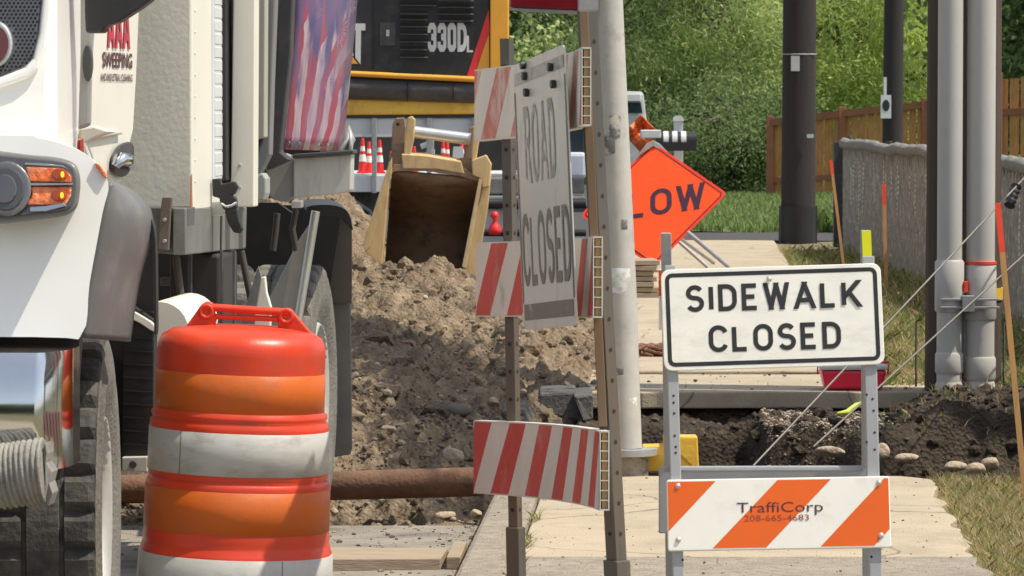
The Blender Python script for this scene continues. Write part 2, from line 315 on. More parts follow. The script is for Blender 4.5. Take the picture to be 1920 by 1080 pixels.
# sidewalk slabs
for (a, c_, m) in ((4, 7.9, concrete), (7.912, 10.9, concrete), (10.912, 13.93, concrete_w), (13.945, 16.93, concrete)):
    n = 40; b = MB()
    L_ = [U(-.535, a + (c_ - a) * i / n, 0) for i in range(n + 1)]
    R_ = [U(.97 + (.05 * float(fbm(np.array([i * .35 + a]), np.array([3.]), 3)[0])), a + (c_ - a) * i / n, 0) for i in range(n + 1)]
    if c_ > 16: R_[-1].x -= .12; R_[-2].x -= .05
    b.prism(L_ + R_[::-1], (0, 0, -.12)); tag(b.build('sidewalk', m, bevel=.006), kind='structure')
for (a, c_, m, z) in ((21.8, 23.2, concrete, 0), (23.3, 27.6, concrete, .012), (27.65, 31.8, concrete, 0), (31.85, 36, concrete, 0), (36.02, 40, concrete, 0), (40.02, 45.3, concrete, 0)):
    n = 24; b = MB(); e0 = 1.28 if c_ < 24 else .97
    fr_ = [U(-.5 + (e0 + .5) * i / n, a + (.05 * float(fbm(np.array([i * .5]), np.array([a]), 3)[0]) if a < 22 else 0), z) for i in range(n + 1)]
    b.prism(fr_ + [U(e0, c_, z), U(-.5, c_, z)], (0, 0, -.085)); tag(b.build('sidewalk', m, bevel=.008), kind='structure')
sheet('driveway', -.5, 14, 45.4, 48.2, -.01, asphalt, .1)
verge_m = mat('verge_soil', (.20, .155, .085), .95, var=.25, scale=5, bump=1, bscale=60, spot=((.12, .14, .04), 3, .45, .65, .8))
lawn_m = mat('lawn_soil', (.10, .14, .05), .95, var=.2, scale=3, bump=1, bscale=40)
def grid_terrain(name, u0, u1, y0, y1, fn, m, du, dy):
    nu = int((u1 - u0) / du) + 1; ny = int((y1 - y0) / dy) + 1
    uu = np.linspace(u0, u1, nu); yv = np.linspace(y0, y1, ny); G, H = np.meshgrid(uu, yv); X = G + K * H
    Z = fn(G, H); me = bpy.data.meshes.new(name)
    vs = np.stack([X, H, Z], -1).reshape(-1, 3); i = np.arange(ny - 1)[:, None] * nu + np.arange(nu - 1)[None]; f = np.stack([i, i + 1, i + nu + 1, i + nu], -1).reshape(-1, 4)
    me.vertices.add(len(vs)); me.vertices.foreach_set('co', vs.ravel().astype(np.float32)); me.loops.add(f.size); me.loops.foreach_set('vertex_index', f.ravel().astype(np.int32))
    me.polygons.add(len(f)); me.polygons.foreach_set('loop_start', np.arange(0, f.size, 4, dtype=np.int32)); me.polygons.foreach_set('loop_total', np.full(len(f), 4, dtype=np.int32))
    me.polygons.foreach_set('use_smooth', np.ones(len(f), dtype=bool)); me.materials.append(m); me.update(calc_edges=True)
    o = bpy.data.objects.new(name, me); COL.objects.link(o); return tag(o, kind='structure')
def verge_h(u, y): return -.035 + .03 * fbm(u * 1.5, y * 1.5, 3, 5) + .03 * np.clip((u - 1.2), 0, 3)
def lawn_h(u, y): return -.0 - .24 * np.clip((y - 48) / 27, 0, 1) + .35 * np.clip((u - 2.2) / 4, 0, 1) * np.clip((y - 50) / 20, 0, 1) + .03 * fbm(u, y, 3, 9)
sheet('verge', .98, 12, -40, 2.99, -.02, verge_m)
grid_terrain('verge', .95, 12, 3, 16.95, verge_h, verge_m, .08, .08)
grid_terrain('verge', .95, 14, 22.3, 45.4, verge_h, verge_m, .1, .15)
grid_terrain('lawn', -.5, 40, 48.2, 110, lawn_h, lawn_m, .4, .5)
grid_terrain('far_verge', -40, -.7, 60, 110, lambda u, y: -.13 + 0 * u, verge_m, 5, 5) if False else None
# --- soil heightfield --------------------------------------------------------------
def gau(u, y, cu, cy, ru, ry): return np.exp(-(((u - cu) / ru) ** 2 + ((y - cy) / ry) ** 2))
def sst(x, a, b): t = np.clip((x - a) / (b - a), 0, 1); return t * t * (3 - 2 * t)
def soil_h(u, y):
    wu = u + .12 * fbm(u * 2, y * 2, 3, 21); wy = y + .3 * fbm(u * 1.3 + 9, y * 1.3, 3, 22)
    left = -.17 + .05 * sst(y, 16.8, 17.3)
    # spoil heap in the street, spilling over the kerb
    heap = .44 * gau(wu, wy, -1.75, 27.8, .8, 3.2) + 1.02 * gau(wu, wy, -2.85, 32.0, .62, 3.2) + .22 * gau(wu, wy, -1.9, 23.3, 1.1, 2.6) + .16 * gau(wu, wy, -1.55, 20.3, .9, 1.6) + .2 * gau(wu, wy, -2.6, 20, .8, 2)
    heap += .12 * gau(wu, wy, -1.62, 27.6, .22, .5)
    heap += .10 * gau(wu, wy, -2.2, 18.9, .9, .5) - .13 * sst(wy, 16.75, 16.95) * (1 - sst(wy, 17.7, 18.1))
    street = left + heap + .09 * fbm(u * 2.6, y * 1.5, 3, 4) * (.4 + np.clip(heap * 3, 0, 1.2))
    # below the walk
    under = -.17 + 0 * u
    # trench across the walk
    hw = .07 * fbm(u * 6, y * 1.0, 3, 41)
    wz = wy + hw; m1 = sst(wu, .34, .42); right = sst(wu, 1.0, 1.3)
    wl = -.68 + .56 * sst(wz, 21.15, 21.4); wm = -.66 + .58 * sst(wz, 20.42, 20.6); wr = -.34 + .37 * sst(wz, 20.5, 20.8) + .05 * gau(wu, wy, 2.1, 21.2, .9, .5)
    hole = wl * (1 - m1) + wm * m1
    near = .50 * gau(wu, wy, .98, 18.4, .34, 1.1) + .26 * gau(wu, wy, .72, 19.3, .2, .6) + .1 * gau(wu, wy, -.4, 17.6, .3, .6)
    hole = np.minimum(hole + near, np.maximum(hole, -.13)); wr = np.minimum(wr + .23 * (1 - sst(wy, 17.2, 18.8)), np.maximum(wr, -.10))
    bank = wr; hole = hole * sst(wy, 16.9, 17.1) - .13 * (1 - sst(wy, 16.9, 17.1))
    rz = np.where(y > 16.9, hole * (1 - right) + bank * right, -.1)
    rz = np.where((y > 21.85), np.where(u < 1.28, under, -.02), rz)
    side = sst(wu, -.78, -.5)
    z = street * (1 - side) + rz * side
    # toe of the heap lying on the walk
    toe = (.20 * gau(wu, wy, -.95, 24.2, .50, 1.9) + .10 * gau(wu, wy, -.95, 27, .35, 3)) - .03
    z = np.maximum(z, np.where(y > 21.9, toe, -9))
    rough = (.07 * fbm(u * 4.5, y * 3, 3, 8) + .075 * np.abs(fbm(u * 8, y * 5.5, 4, 31, .65)) + .05 * fbm(u * 24, y * 18, 3, 33)) * np.where(u < -.5, 1.1, .6) - .035
    z = z + rough * (1 - np.where((y > 21.85) & (u > -.5) & (u < 1.28) & (toe < .0), 1, 0))
    edge = sst(y, 16.45, 16.9)
    return np.where(u < -.74, z * edge + (RZ - .03) * (1 - edge), z)
def soil_material():
    m = bpy.data.materials.new('dug_soil'); m.use_nodes = True; nt = m.node_tree; N = nt.nodes; L = nt.links; b = N['Principled BSDF']
    b.inputs['Roughness'].default_value = .95; b.inputs['Specular IOR Level'].default_value = .15
    tc = N.new('ShaderNodeTexCoord'); sp = N.new('ShaderNodeSeparateXYZ'); L.new(tc.outputs['Object'], sp.inputs[0])
    def noise(s, d=8, r=.7):
        n = N.new('ShaderNodeTexNoise'); n.inputs['Scale'].default_value = s; n.inputs['Detail'].default_value = d; n.inputs['Roughness'].default_value = r; L.new(tc.outputs['Object'], n.inputs['Vector']); return n.outputs[0]
    def ramp(f, stops):
        r = N.new('ShaderNodeValToRGB'); e = r.color_ramp.elements
        while len(e) < len(stops): e.new(.5)
        for q, (p, c) in zip(e, stops): q.position = p; q.color = (*c, 1)
        L.new(f, r.inputs[0]); return r.outputs[0]
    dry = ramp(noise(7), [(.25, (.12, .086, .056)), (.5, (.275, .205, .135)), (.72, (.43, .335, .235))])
    darker = ramp(noise(9), [(.3, (.028, .022, .017)), (.55, (.072, .057, .044)), (.75, (.17, .135, .10))])
    # darker soil where the walk was dug out (x > -.1)
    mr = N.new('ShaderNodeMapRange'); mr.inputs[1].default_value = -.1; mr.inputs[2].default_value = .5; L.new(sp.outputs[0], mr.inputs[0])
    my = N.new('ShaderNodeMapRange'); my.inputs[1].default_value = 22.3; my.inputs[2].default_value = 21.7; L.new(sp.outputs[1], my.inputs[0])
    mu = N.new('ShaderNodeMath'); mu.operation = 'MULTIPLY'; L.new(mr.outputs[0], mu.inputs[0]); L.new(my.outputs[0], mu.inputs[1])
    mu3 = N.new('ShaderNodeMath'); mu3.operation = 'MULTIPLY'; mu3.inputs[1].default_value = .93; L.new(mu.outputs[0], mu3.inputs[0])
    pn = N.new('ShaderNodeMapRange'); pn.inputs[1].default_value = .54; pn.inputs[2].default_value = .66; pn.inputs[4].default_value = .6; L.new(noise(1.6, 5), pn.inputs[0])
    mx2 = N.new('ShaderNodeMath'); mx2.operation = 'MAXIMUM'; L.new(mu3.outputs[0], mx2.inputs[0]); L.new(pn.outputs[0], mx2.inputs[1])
    mix = N.new('ShaderNodeMix'); mix.data_type = 'RGBA'; L.new(mx2.outputs[0], mix.inputs[0]); L.new(dry, mix.inputs[6]); L.new(darker, mix.inputs[7])
    L.new(mix.outputs[2], b.inputs['Base Color'])
    v = N.new('ShaderNodeTexVoronoi'); v.inputs['Scale'].default_value = 45; L.new(tc.outputs['Object'], v.inputs['Vector'])
    ad = N.new('ShaderNodeMath'); ad.operation = 'ADD'; L.new(noise(40, 8, .75), ad.inputs[0]); L.new(v.outputs[0], ad.inputs[1])
    bp = N.new('ShaderNodeBump'); bp.inputs['Strength'].default_value = 1; bp.inputs['Distance'].default_value = .018; L.new(ad.outputs[0], bp.inputs['Height']); L.new(bp.outputs[0], b.inputs['Normal'])
    return m
soil_m = soil_material()
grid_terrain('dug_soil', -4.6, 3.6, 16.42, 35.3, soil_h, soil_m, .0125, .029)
grid_terrain('soil', -9, -4.6, 16.42, 35.3, lambda u, y: -.17 + .1 * fbm(u, y, 3, 4) * sst(y, 16.5, 17.5), soil_m, .1, .1)
grid_terrain('verge', 3.6, 14, 16.9, 22.3, verge_h, verge_m, .1, .1)
def soil_at(x, y): return float(soil_h(np.array([x - K * y]), np.array([y]))[0])
# --- stones --------------------------------------------------------------------------
IV, IF3 = icos(3); IF = IF3; IV1, IF1 = icos(1)
def stone(px, py, wpx, hpx, label, m=stone_m, Y=None, group=None, name='cobble'):
    """a cobble whose centre is seen at px,py"""
    if Y is None:
        for Y in np.arange(16.9, 32, .04):
            p = at(px, py + hpx * .3, Y)
            if p.z <= soil_at(p.x, Y) + .005: break
    p = at(px, py, Y); sx = wpx / 2 / F * Y; sz = hpx / 2 / F * Y; seed = int(px * 7 + py)
    r = np.random.default_rng(seed); A = r.normal(size=(5, 3)); v = IV.copy()
    d = 1 + sum(.05 * np.sin(v @ A[k] * 2.2 + k) for k in range(5)); v = v * d[:, None]
    for k in range(9):
        nd = r.normal(size=3); nd /= np.linalg.norm(nd); dd = v @ nd; lim = .62 + .25 * r.random(); v = v - np.maximum(0, dd - lim)[:, None] * nd * .85
    v = v * 1.08 * np.array([sx, (sx + sz) / 2, sz])
    b = MB(); b.add([(q[0] + p.x, q[1] + p.y, q[2] + p.z - sz * .22) for q in v], [tuple(f) for f in IF3], 0, True)
    return tag(b.build(name, m, base=(p.x, p.y, p.z - sz)), label, 'stone', group)
G_ = 'stones lying in the dug soil'
stone(851, 852, 42, 38, 'big pale rounded cobble on the gravel above the right end of the rusty pipe', group=G_)
stone(728, 803, 32, 18, 'flat tan cobble in the gravel, above the middle of the rusty pipe', group=G_)
stone(702, 823, 16, 11, 'small pale pebble just above the rusty pipe, left of the larger cobbles', group=G_)
stone(860, 766, 44, 30, 'dark grey cobble half buried in the shaded soil beside the left barricade post', stone_d, group=G_)
stone(838, 965, 44, 16, 'long flat tan stone at the edge of the concrete road below the pipe', group=G_, Y=16.75)
stone(892, 962, 24, 18, 'tan stone wedged against the kerb end below the striped board', group=G_, Y=16.72)
stone(627, 958, 16, 16, 'pale stone beside the orange barrel below the pipe', group=G_, Y=16.8)
stone(1052, 633, 60, 40, 'large sandy rock at the right foot of the soil heap', group=G_, Y=25.2)
stone(1003, 694, 50, 26, 'dark rounded rock at the right toe of the shaded soil heap', stone_d, group=G_, Y=23.6)
stone(926, 752, 22, 18, 'small brown stone just left of the left barricade post', group=G_)
stone(1557, 843, 52, 22, 'long tan cobble in the trench seen between the white sign legs', group=G_, Y=17.9)
stone(1653, 842, 30, 34, 'brown cobble standing behind the right leg of the white sign', group=G_, Y=17.8)
stone(1700, 858, 44, 20, 'flat tan cobble at the trench edge right of the white sign leg', group=G_, Y=17.4)
stone(1790, 872, 42, 20, 'left one of the three cobbles touching each other at the grass edge', group=G_, Y=17.2)
stone(1830, 876, 38, 22, 'middle one of the three cobbles touching each other at the grass edge', group=G_, Y=17.1)
stone(1858, 868, 36, 24, 'right one of the three cobbles touching each other at the grass edge', group=G_, Y=17.3)
def scatter(name, n, ufn, m, lo, hi, label, seed, zoff=.3, flat=.7):
    r = np.random.default_rng(seed); u, y = ufn(r, n); z = soil_h(u, y); s = lo * (hi / lo) ** (r.random(len(u)) ** 2.2)
    ph = r.random((len(u), 1)) * 6.28; v = IV1[None] * (1 + .22 * np.sin(IV1[None, :, :] @ np.array([2.1, 3.3, 1.7]) * 2 + ph)[..., None]) * (1 + .35 * (r.random((len(u), len(IV1), 1)) - .5))
    v = v * s[:, None, None] * (np.array([1, 1, flat]) * (1 + .35 * (r.random((len(u), 1, 3)) - .5)))
    a = r.random(len(u)) * 6.28; c, q = np.cos(a)[:, None], np.sin(a)[:, None]; x2 = v[..., 0] * c - v[..., 1] * q; y2 = v[..., 0] * q + v[..., 1] * c
    v = np.stack([x2 + (u + K * y)[:, None], y2 + y[:, None], v[..., 2] + (z + s * zoff)[:, None]], -1)
    tri = v[:, IF1, :].reshape(-1, 3, 3); mi = np.repeat(r.integers(0, len(m), len(u)), len(IF1))
    return np_mesh(name, tri, 3, m, mi, label, kind='stuff', cat='gravel')
gm = [mat('gravel_tan', (.36, .28, .19), .85, var=.2), mat('gravel_grey', (.22, .185, .14), .85, var=.2), mat('gravel_dark', (.10, .078, .055), .9, var=.2), mat('gravel_pale', (.50, .42, .32), .85, var=.2)]
scatter('gravel', 6500, lambda r, n: (-3.2 + r.random(n) * 2.5, 16.7 + 4.2 * r.random(n) ** 1.4), [gm[0], gm[1], gm[1], gm[2], gm[2], soil_m], .005, .019, 'loose gravel and pebbles on the slope behind the rusty pipe', 3)
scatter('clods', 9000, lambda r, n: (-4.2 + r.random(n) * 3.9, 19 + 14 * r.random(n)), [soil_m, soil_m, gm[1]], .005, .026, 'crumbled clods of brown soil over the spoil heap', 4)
scatter('soil_lumps', 420, lambda r, n: (-3.4 + r.random(n) * 3.0, 18.3 + 12 * r.random(n)), [soil_m], .03, .10, 'larger broken lumps of soil half sunk in the spoil heap', 14, .05)
scatter('bank_lumps', 300, lambda r, n: (-.4 + r.random(n) * 3.4, 19.8 + 1.6 * r.random(n)), [soil_m], .02, .07, 'dark lumps of soil along the trench bank', 15, .05)
scatter('pebbles', 260, lambda r, n: (-4.0 + r.random(n) * 3.6, 19 + 12 * r.random(n)), [gm[0], gm[3]], .008, .026, 'scattered pale pebbles on the spoil heap', 5)
scatter('trench_gravel', 3800, lambda r, n: (-.5 + r.random(n) * 3.6, 17.0 + 4.7 * r.random(n)), [gm[2], gm[2], soil_m, soil_m], .005, .024, 'dark crumbs and gravel in the trench across the walk', 6)
scatter('gravel_ledge', 4200, lambda r, n: (.40 + r.random(n) * .62, 20.6 + 1.1 * r.random(n) ** .8), [gm[1], gm[1], gm[0], gm[3]], .003, .011, 'pale crushed gravel base under the broken slab', 8)
# --- grass ---------------------------------------------------------------------------
def gm_(n, c): return mat(n, c, .7, var=.2, trans=.35)
straw = [gm_('straw_blade', (.46, .35, .17)), gm_('pale_straw_blade', (.58, .47, .27)), gm_('green_blade', (.20, .29, .07)), gm_('olive_blade', (.25, .28, .08))]
lawnb = [gm_('lawn_blade', (.23, .33, .09)), gm_('lawn_blade_light', (.32, .40, .14)), gm_('lawn_blade_dark', (.13, .19, .06))]
def grass(name, u, y, z, lo, hi, wd, mats, label, seed, lean=.6, probs=None, cat='grass'):
    r = np.random.default_rng(seed); n = len(u); x = u + K * y; h = lo + (hi - lo) * r.random(n) ** 1.5; a = r.random(n) * 6.28; le = h * lean * (r.random(n) + .2)
    b = r.random(n) * 6.28; wx = wd * np.cos(b); wy = wd * np.sin(b); B = np.stack([x, y, z], -1)
    W = np.stack([wx, wy, 0 * wx], -1); M = B + np.stack([le * .35 * np.cos(a), le * .35 * np.sin(a), h * .6], -1); T = B + np.stack([le * np.cos(a), le * np.sin(a), h], -1)
    q = np.stack([B - W, B + W, M + W * .7, T, M - W * .7], 1)
    mi = r.choice(len(mats), n, p=probs); return np_mesh(name, q, 5, mats, mi, label, cat, 'stuff')
r = np.random.default_rng(11)
n = 95000; u = .93 + 1.6 * r.random(n) ** .9; y = 11.8 + 5.3 * r.random(n); k = fbm(u * 4, y * 4, 3, 12) > -.28; k &= (u > .99 + .05 * fbm(y * 3, y * 0, 3, 2) ); u, y = u[k], y[k]
grass('dry_grass', u, y, verge_h(u, y), .015, .06, .0016, straw, 'dry straw and green grass beside the near sidewalk', 12, 1.1, [.40, .28, .16, .16])
n = 42000; u = .98 + 2.2 * r.random(n); y = 22.3 + 20 * r.random(n) ** 1.3; k = fbm(u * 2, y * 2, 3, 12) > -.35; u, y = u[k], y[k]
grass('far_grass', u, y, verge_h(u, y), .03, .12, .004, straw, 'dry and green grass between the far walk and the grey slatted fence', 13, 1.1, [.3, .16, .34, .2])
n = 900; u = 1.0 + 1.9 * r.random(n); y = 20.6 + 1.8 * r.random(n)
grass('bank_grass', u, y, soil_h(u, y), .02, .06, .003, straw, 'thin grass along the top of the soil bank by the pole', 15, 1.2, [.4, .3, .15, .15])
n = 60000; u = -.4 + 9 * r.random(n); y = 48.2 + 28 * r.random(n) ** 1.2
grass('lawn_grass', u, y, lawn_h(u, y), .05, .13, .012, lawnb, 'mown green lawn in front of the trees and cedar fence', 14, .6)
n = 1300; u = 1.35 + 1.3 * r.random(n); y = 48.1 + 1.6 * r.random(n)
grass('weeds', u, y, lawn_h(u, y), .1, .3, .03, [lawnb[0], lawnb[2]], 'leafy weeds along the near lawn edge beside the driveway', 16, .9)
# --- trees ---------------------------------------------------------------------------
bark = mat('bark', (.11, .09, .065), .9, var=.3, scale=8, bump=.6)
def lm(n, c, t=.55): return mat(n, c, .55, var=.25, scale=1.5, trans=t)
LW = [lm('willow_leaf', (.38, .48, .15)), lm('willow_leaf_light', (.58, .67, .28)), lm('willow_leaf_dark', (.18, .25, .08))]
LY = [lm('yellow_leaf', (.58, .68, .18)), lm('yellow_leaf_light', (.64, .72, .26)), lm('yellow_leaf_mid', (.36, .47, .13))]
LD = [lm('dark_leaf', (.15, .22, .08)), lm('dark_leaf_mid', (.23, .32, .12)), lm('dark_leaf_deep', (.08, .12, .045))]
def tree(name, x, y, z0, H, R, zc, n, ll, lw, mats, label, seed, droop=.35, ncl=80, clr=.42, trunk=.22):
    r = np.random.default_rng(seed); t = thing(name, (x, y, z0), label, 'tree', 'trees behind the lawn')
    # branches
    b = MB(); p = [V((x, y, z0)), V((x + .1, y, z0 + H * .25)), V((x - .1, y + .1, z0 + H * .55)), V((x, y, z0 + H * .9))]; b.tube(p, [trunk, trunk * .8, trunk * .5, .03], 8)
    dirs = r.normal(size=(ncl, 3)); dirs /= np.linalg.norm(dirs, axis=1)[:, None]; rad = r.random(ncl) ** .38
    C = np.stack([x + dirs[:, 0] * rad * R, y + dirs[:, 1] * rad * R, zc + dirs[:, 2] * rad * (H - (zc - z0))], -1)
    C[:, 2] = np.where(C[:, 2] < z0 + .3, z0 + .3 + r.random(ncl) * (zc - z0) * 1.0, C[:, 2])
    for c in C[:: max(1, ncl // 26)]:
        s0 = V((x, y, z0 + H * (.1 + .5 * r.random()))); e = V(tuple(c)); mid = (s0 + e) / 2 + V((0, 0, .3)); b.tube([s0, mid, e], [.07, .045, .015], 5)
    b.build('trunk', bark, t)
    ci = r.integers(0, ncl, n); g = r.normal(size=(n, 3)) * clr * np.array([1, 1, .8]); P = C[ci] + g * (.5 + .8 * r.random((ncl, 1)))[ci]
    P[:, 2] = np.maximum(P[:, 2], z0 + .03)
    d = r.normal(size=(n, 3)) * .6; d[:, 2] -= droop; d /= np.linalg.norm(d, axis=1)[:, None]
    s = np.cross(d, r.normal(size=(n, 3))); s /= np.linalg.norm(s, axis=1)[:, None]
    L_ = (ll * (.6 + .8 * r.random(n)))[:, None]; W_ = lw * (.7 + .6 * r.random(n))[:, None]
    q = np.stack([P, P + d * L_ * .45 + s * W_, P + d * L_, P + d * L_ * .45 - s * W_], 1)
    cm = r.integers(0, len(mats), ncl); mi = np.where(r.random(n) < .55, cm[ci], r.integers(0, len(mats), n))
    off = np.array([x, y, z0]); o = np_mesh('crown', q - off, 4, mats, mi, parent=t); return t
tree('willow_tree', 3.6, 84, -.3, 8, 2.7, 2.6, 75000, .15, .014, LW, 'willow with hanging light green leaves above the orange diamond sign', 41)
tree('willow_tree', 7.3, 90, 0, 8.5, 3.0, 3.0, 75000, .15, .0145, LY + LW[:1], 'brightest yellow green willow, between the two dark utility poles', 42)
tree('willow_tree', 5.6, 95, -.3, 10, 3.2, 3.6, 40000, .2, .02, LW + LD[:1], 'taller willow standing behind the other willows, with bare twigs at the top of the picture', 43)
tree('shrubby_tree', 4.2, 80, -.25, 1.9, 1.7, .5, 26000, .11, .016, LD + LW[2:], 'low dark shrubby tree in front of the willows at the lawn edge', 44, .3, 50, .4, .08)
tree('broadleaf_tree', 1.7, 96, -.3, 6.5, 1.7, 1.9, 16000, .14, .04, LD + LW[:1], 'dark leaved tree behind the post at the top of the tall barricade', 45, .2, 60, .5)
tree('broadleaf_tree', .35, 88, -.3, 3.2, 1.1, 1.3, 9000, .15, .045, LW + LD[1:2], 'small paler tree right of the yellow excavator column', 46, .2, 40, .4, .12)
tree('broadleaf_tree', 10.6, 82, .3, 8, 2.3, 3.6, 14000, .2, .06, LD, 'deep green tree at the far right above the cedar fence', 47, .3, 70, .6)
tree('broadleaf_tree', -4, 100, -.3, 8, 3.5, 3, 12000, .3, .08, LD, 'dark tree hidden behind the yellow excavator', 48, .3, 60, .8)
r = np.random.default_rng(50); n = 42000; P = np.stack([-26 + 60 * r.random(n), 106 + 6 * r.random(n), -.5 + 11 * r.random(n)], -1); P[:, 2] *= 1 + .1 * np.sin(P[:, 0])
d = r.normal(size=(n, 3)); d /= np.linalg.norm(d, axis=1)[:, None]; s_ = np.cross(d, r.normal(size=(n, 3))); s_ /= np.linalg.norm(s_, axis=1)[:, None]
np_mesh('woodland', np.stack([P, P + d * .35 + s_ * .18, P + d * .7, P + d * .35 - s_ * .18], 1), 4, LD, r.integers(0, 3, n), 'dark woodland mass filling the view behind the willows', 'woodland', 'stuff')
# ================================================================== RIGHT SIDE
# cedar fence
def cedar_fence(pts, label):
    """pts: (px, Y, ztop, zbot)"""
    P = [(at(px, 200, Y).x, Y, zt, zb) for px, Y, zt, zb in pts]; t = thing('cedar_fence', (P[0][0], P[0][1], P[0][3]), label, 'fence')
    for a, c in zip(P[:-1], P[1:]):
        A = V((a[0], a[1], 0)); B = V((c[0], c[1], 0)); L_ = (B - A).length; d = (B - A) / L_; nrm = V((d.y, -d.x, 0)); n = max(2, int(L_ / .15)); mb = MB()
        if nrm.y > 0: nrm = -nrm
        for i in range(n):
            f0 = i / n + .003; f1 = (i + 1) / n - .012; z0 = a[3] + (c[3] - a[3]) * f0; z1 = a[2] + (c[2] - a[2]) * f0 - .03 + .012 * random.random(); jn = nrm * (random.random() * .008)
            mb.prism([A + d * L_ * f0 + V((0, 0, z0)) + jn, A + d * L_ * f1 + V((0, 0, z0)) + jn, A + d * L_ * f1 + V((0, 0, z1)) + jn, A + d * L_ * f0 + V((0, 0, z1)) + jn], -nrm * .02)
        mb.build('board', cedar, t)['kind'] = 'stuff'
        for fz, th, pr in (((1.0, .12, .08), (.26, .09, .04)) if pts[0][1] > 70 else ((.76, .09, .05), (.26, .09, .04))):
            mb = MB(); za = a[3] + (a[2] - a[3]) * fz; zc_ = c[3] + (c[2] - c[3]) * fz
            mb.prism([A + V((0, 0, za)), B + V((0, 0, zc_)), B + V((0, 0, zc_ - th)), A + V((0, 0, za - th))], nrm * pr); mb.build('rail', cedar_d, t)
        mb = MB(); mb.box((a[0] - .07, a[1] - .08, a[3] - .1), (a[0] + .05, a[1] + .06, a[2] + .06)); mb.build('post', cedar_d, t, bevel=.01)
    return t
cedar_fence([(1445, 75, 1.14, -.26), (1580, 74.5, 1.30, -.2), (1735, 73.9, 1.455, -.15), (1880, 73.3, 1.60, -.1)], 'cedar board fence climbing to the right behind the grey slatted fence')
cedar_fence([(1872, 61, 1.81, -.1), (2100, 60.6, 1.9, -.1), (2400, 60, 2.0, 0)], 'taller cedar fence at the right edge behind the guy wire')
# utility poles
def upole(px, Y, d, label, m, H=9, lean=0., z0=-.3, name='utility_pole'):
    p = at(px, 185, Y); t = thing(name, (p.x, Y, 0), label, 'pole'); b = MB()
    b.tube([(p.x + lean * z, Y, z) for z in (z0, 1, 3, 6, H)], [d / 2 * q for q in (1.03, 1, .97, .93, .86)], 20); b.build('shaft', m, t); return t, p
t, p = upole(1497, 45.3, .36, 'thick dark utility pole with a black sleeve at its foot beside the driveway', pole_wood, lean=.004)
b = MB(); b.tube([(p.x - .005, 45.3, -.1), (p.x, 45.3, .36)], [.205, .2], 20); b.build('foot_sleeve', black_wrap, t)
b = MB(); q = at(1491, 119, 45.08); b.box((q.x - .045, q.y - .03, q.z - .08), (q.x + .045, q.y, q.z + .08)); b.build('tag_plate', alu, t)
b = MB(); q = at(1518, 255, 45.1); b.box((q.x - .03, q.y - .03, q.z - .02), (q.x + .04, q.y, q.z + .02)); b.build('tag_plate', alu, t)
b = MB(); q = at(1497, 102, 45.3); b.tube([(q.x - .19, 45.2, q.z), (q.x, 45.1, q.z), (q.x + .19, 45.2, q.z)], .006, 5); b.build('band', galv, t)
t, p = upole(1673, 70, .335, 'slimmer dark utility pole behind the grey slatted fence, with a white notice', pole_wood, lean=.008)
b = MB(); q = at(1661, 200, 69.7); b.box((q.x - .085, q.y - .02, q.z - .19), (q.x + .085, q.y, q.z + .19)); b.build('notice', white_p, t)
b = MB(); b.lathe([(.0, 0), (.06, 0)], 12, M=Matrix.Translation((q.x, q.y - .025, q.z + .02)) @ Matrix.Rotation(math.pi / 2, 4, 'X') @ Matrix.Scale(1.6, 4, (0, 1, 0))); b.build('notice_mark', exc_black, t)
b = MB(); q = at(1660, 163, 69.8); b.box((q.x - .03, q.y - .02, q.z - .16), (q.x + .02, q.y, q.z + .16)); b.build('tag_plate', white_p, t)
t, p = upole(1808, 21.9, .385, 'brown utility pole nearest the camera, behind two grey conduits', pole_wood2, z0=-.1, H=8)
for zz, yo in ((5.3, -.5), (4.5, -1.15)):  # unseen cans added high on the pole to cast shade on the heap
    b = MB(); b.tube([(p.x - .1, 21.9 + yo, zz), (p.x - .1, 21.9 + yo, zz + .06), (p.x - .1, 21.9 + yo, zz + 1.0), (p.x - .1, 21.9 + yo, zz + 1.06)], [.2, .27, .27, .2], 20); b.tube([(p.x, 21.85, zz + .5), (p.x - .1, 21.9 + yo, zz + .5)], .04, 8); b.build('added_shade_can', grey_p, t)
b = MB(); q = at(1808, 550, 21.9); b.tube([(q.x, 21.9, q.z - .03), (q.x, 21.9, q.z + .03)], .199, 20); b.build('yellow_band', yellow_paint, t)
# conduits clipped to the pole
def conduit(px, Y, r, label, couple, red=False):
    t = thing('conduit', (at(px, 750, Y).x, Y, at(px, 750, Y).z), label, 'conduit', 'grey conduits on the utility pole'); X = at(px, 400, Y).x; z = lambda py: at(px, py, Y).z
    b = MB(); b.tube([(X, Y, z(765)), (X, Y, z(500)), (X, Y, 7)], r, 24); b.build('pipe', pvc, t)
    for a, c, e in couple:
        b = MB(); b.tube([(X, Y, z(c)), (X, Y, z(c) + .012), (X, Y, z(a) - .012), (X, Y, z(a))], [r + e * .3, r + e, r + e, r + e * .2], 24); b.build('coupling', pvc, t)
    if red: b = MB(); b.tube([(X, Y, z(495)), (X, Y, z(490))], r + .0098, 24); b.build('red_mark', lath_red, t)
    return t
conduit(1781, 21.55, .064, 'left grey conduit on the brown pole', [(487, 585, .011), (660, 700, .008), (716, 752, .006)])
conduit(1839, 21.58, .072, 'right grey conduit on the brown pole, with a thin red ring', [(494, 600, .009), (668, 712, .008), (716, 752, .005)], True)
b = MB(); q = at(1810, 567, 21.6)
for dz in (-.02, .02): b.box((q.x - .14, 21.47, q.z + dz - .006), (q.x + .16, 21.49, q.z + dz + .006))
b.box((q.x - .03, 21.45, q.z - .04), (q.x + .03, 21.7, q.z + .04)); b.tube([(q.x, 21.6, q.z - .3), (q.x, 21.6, q.z - .04)], .022, 8)
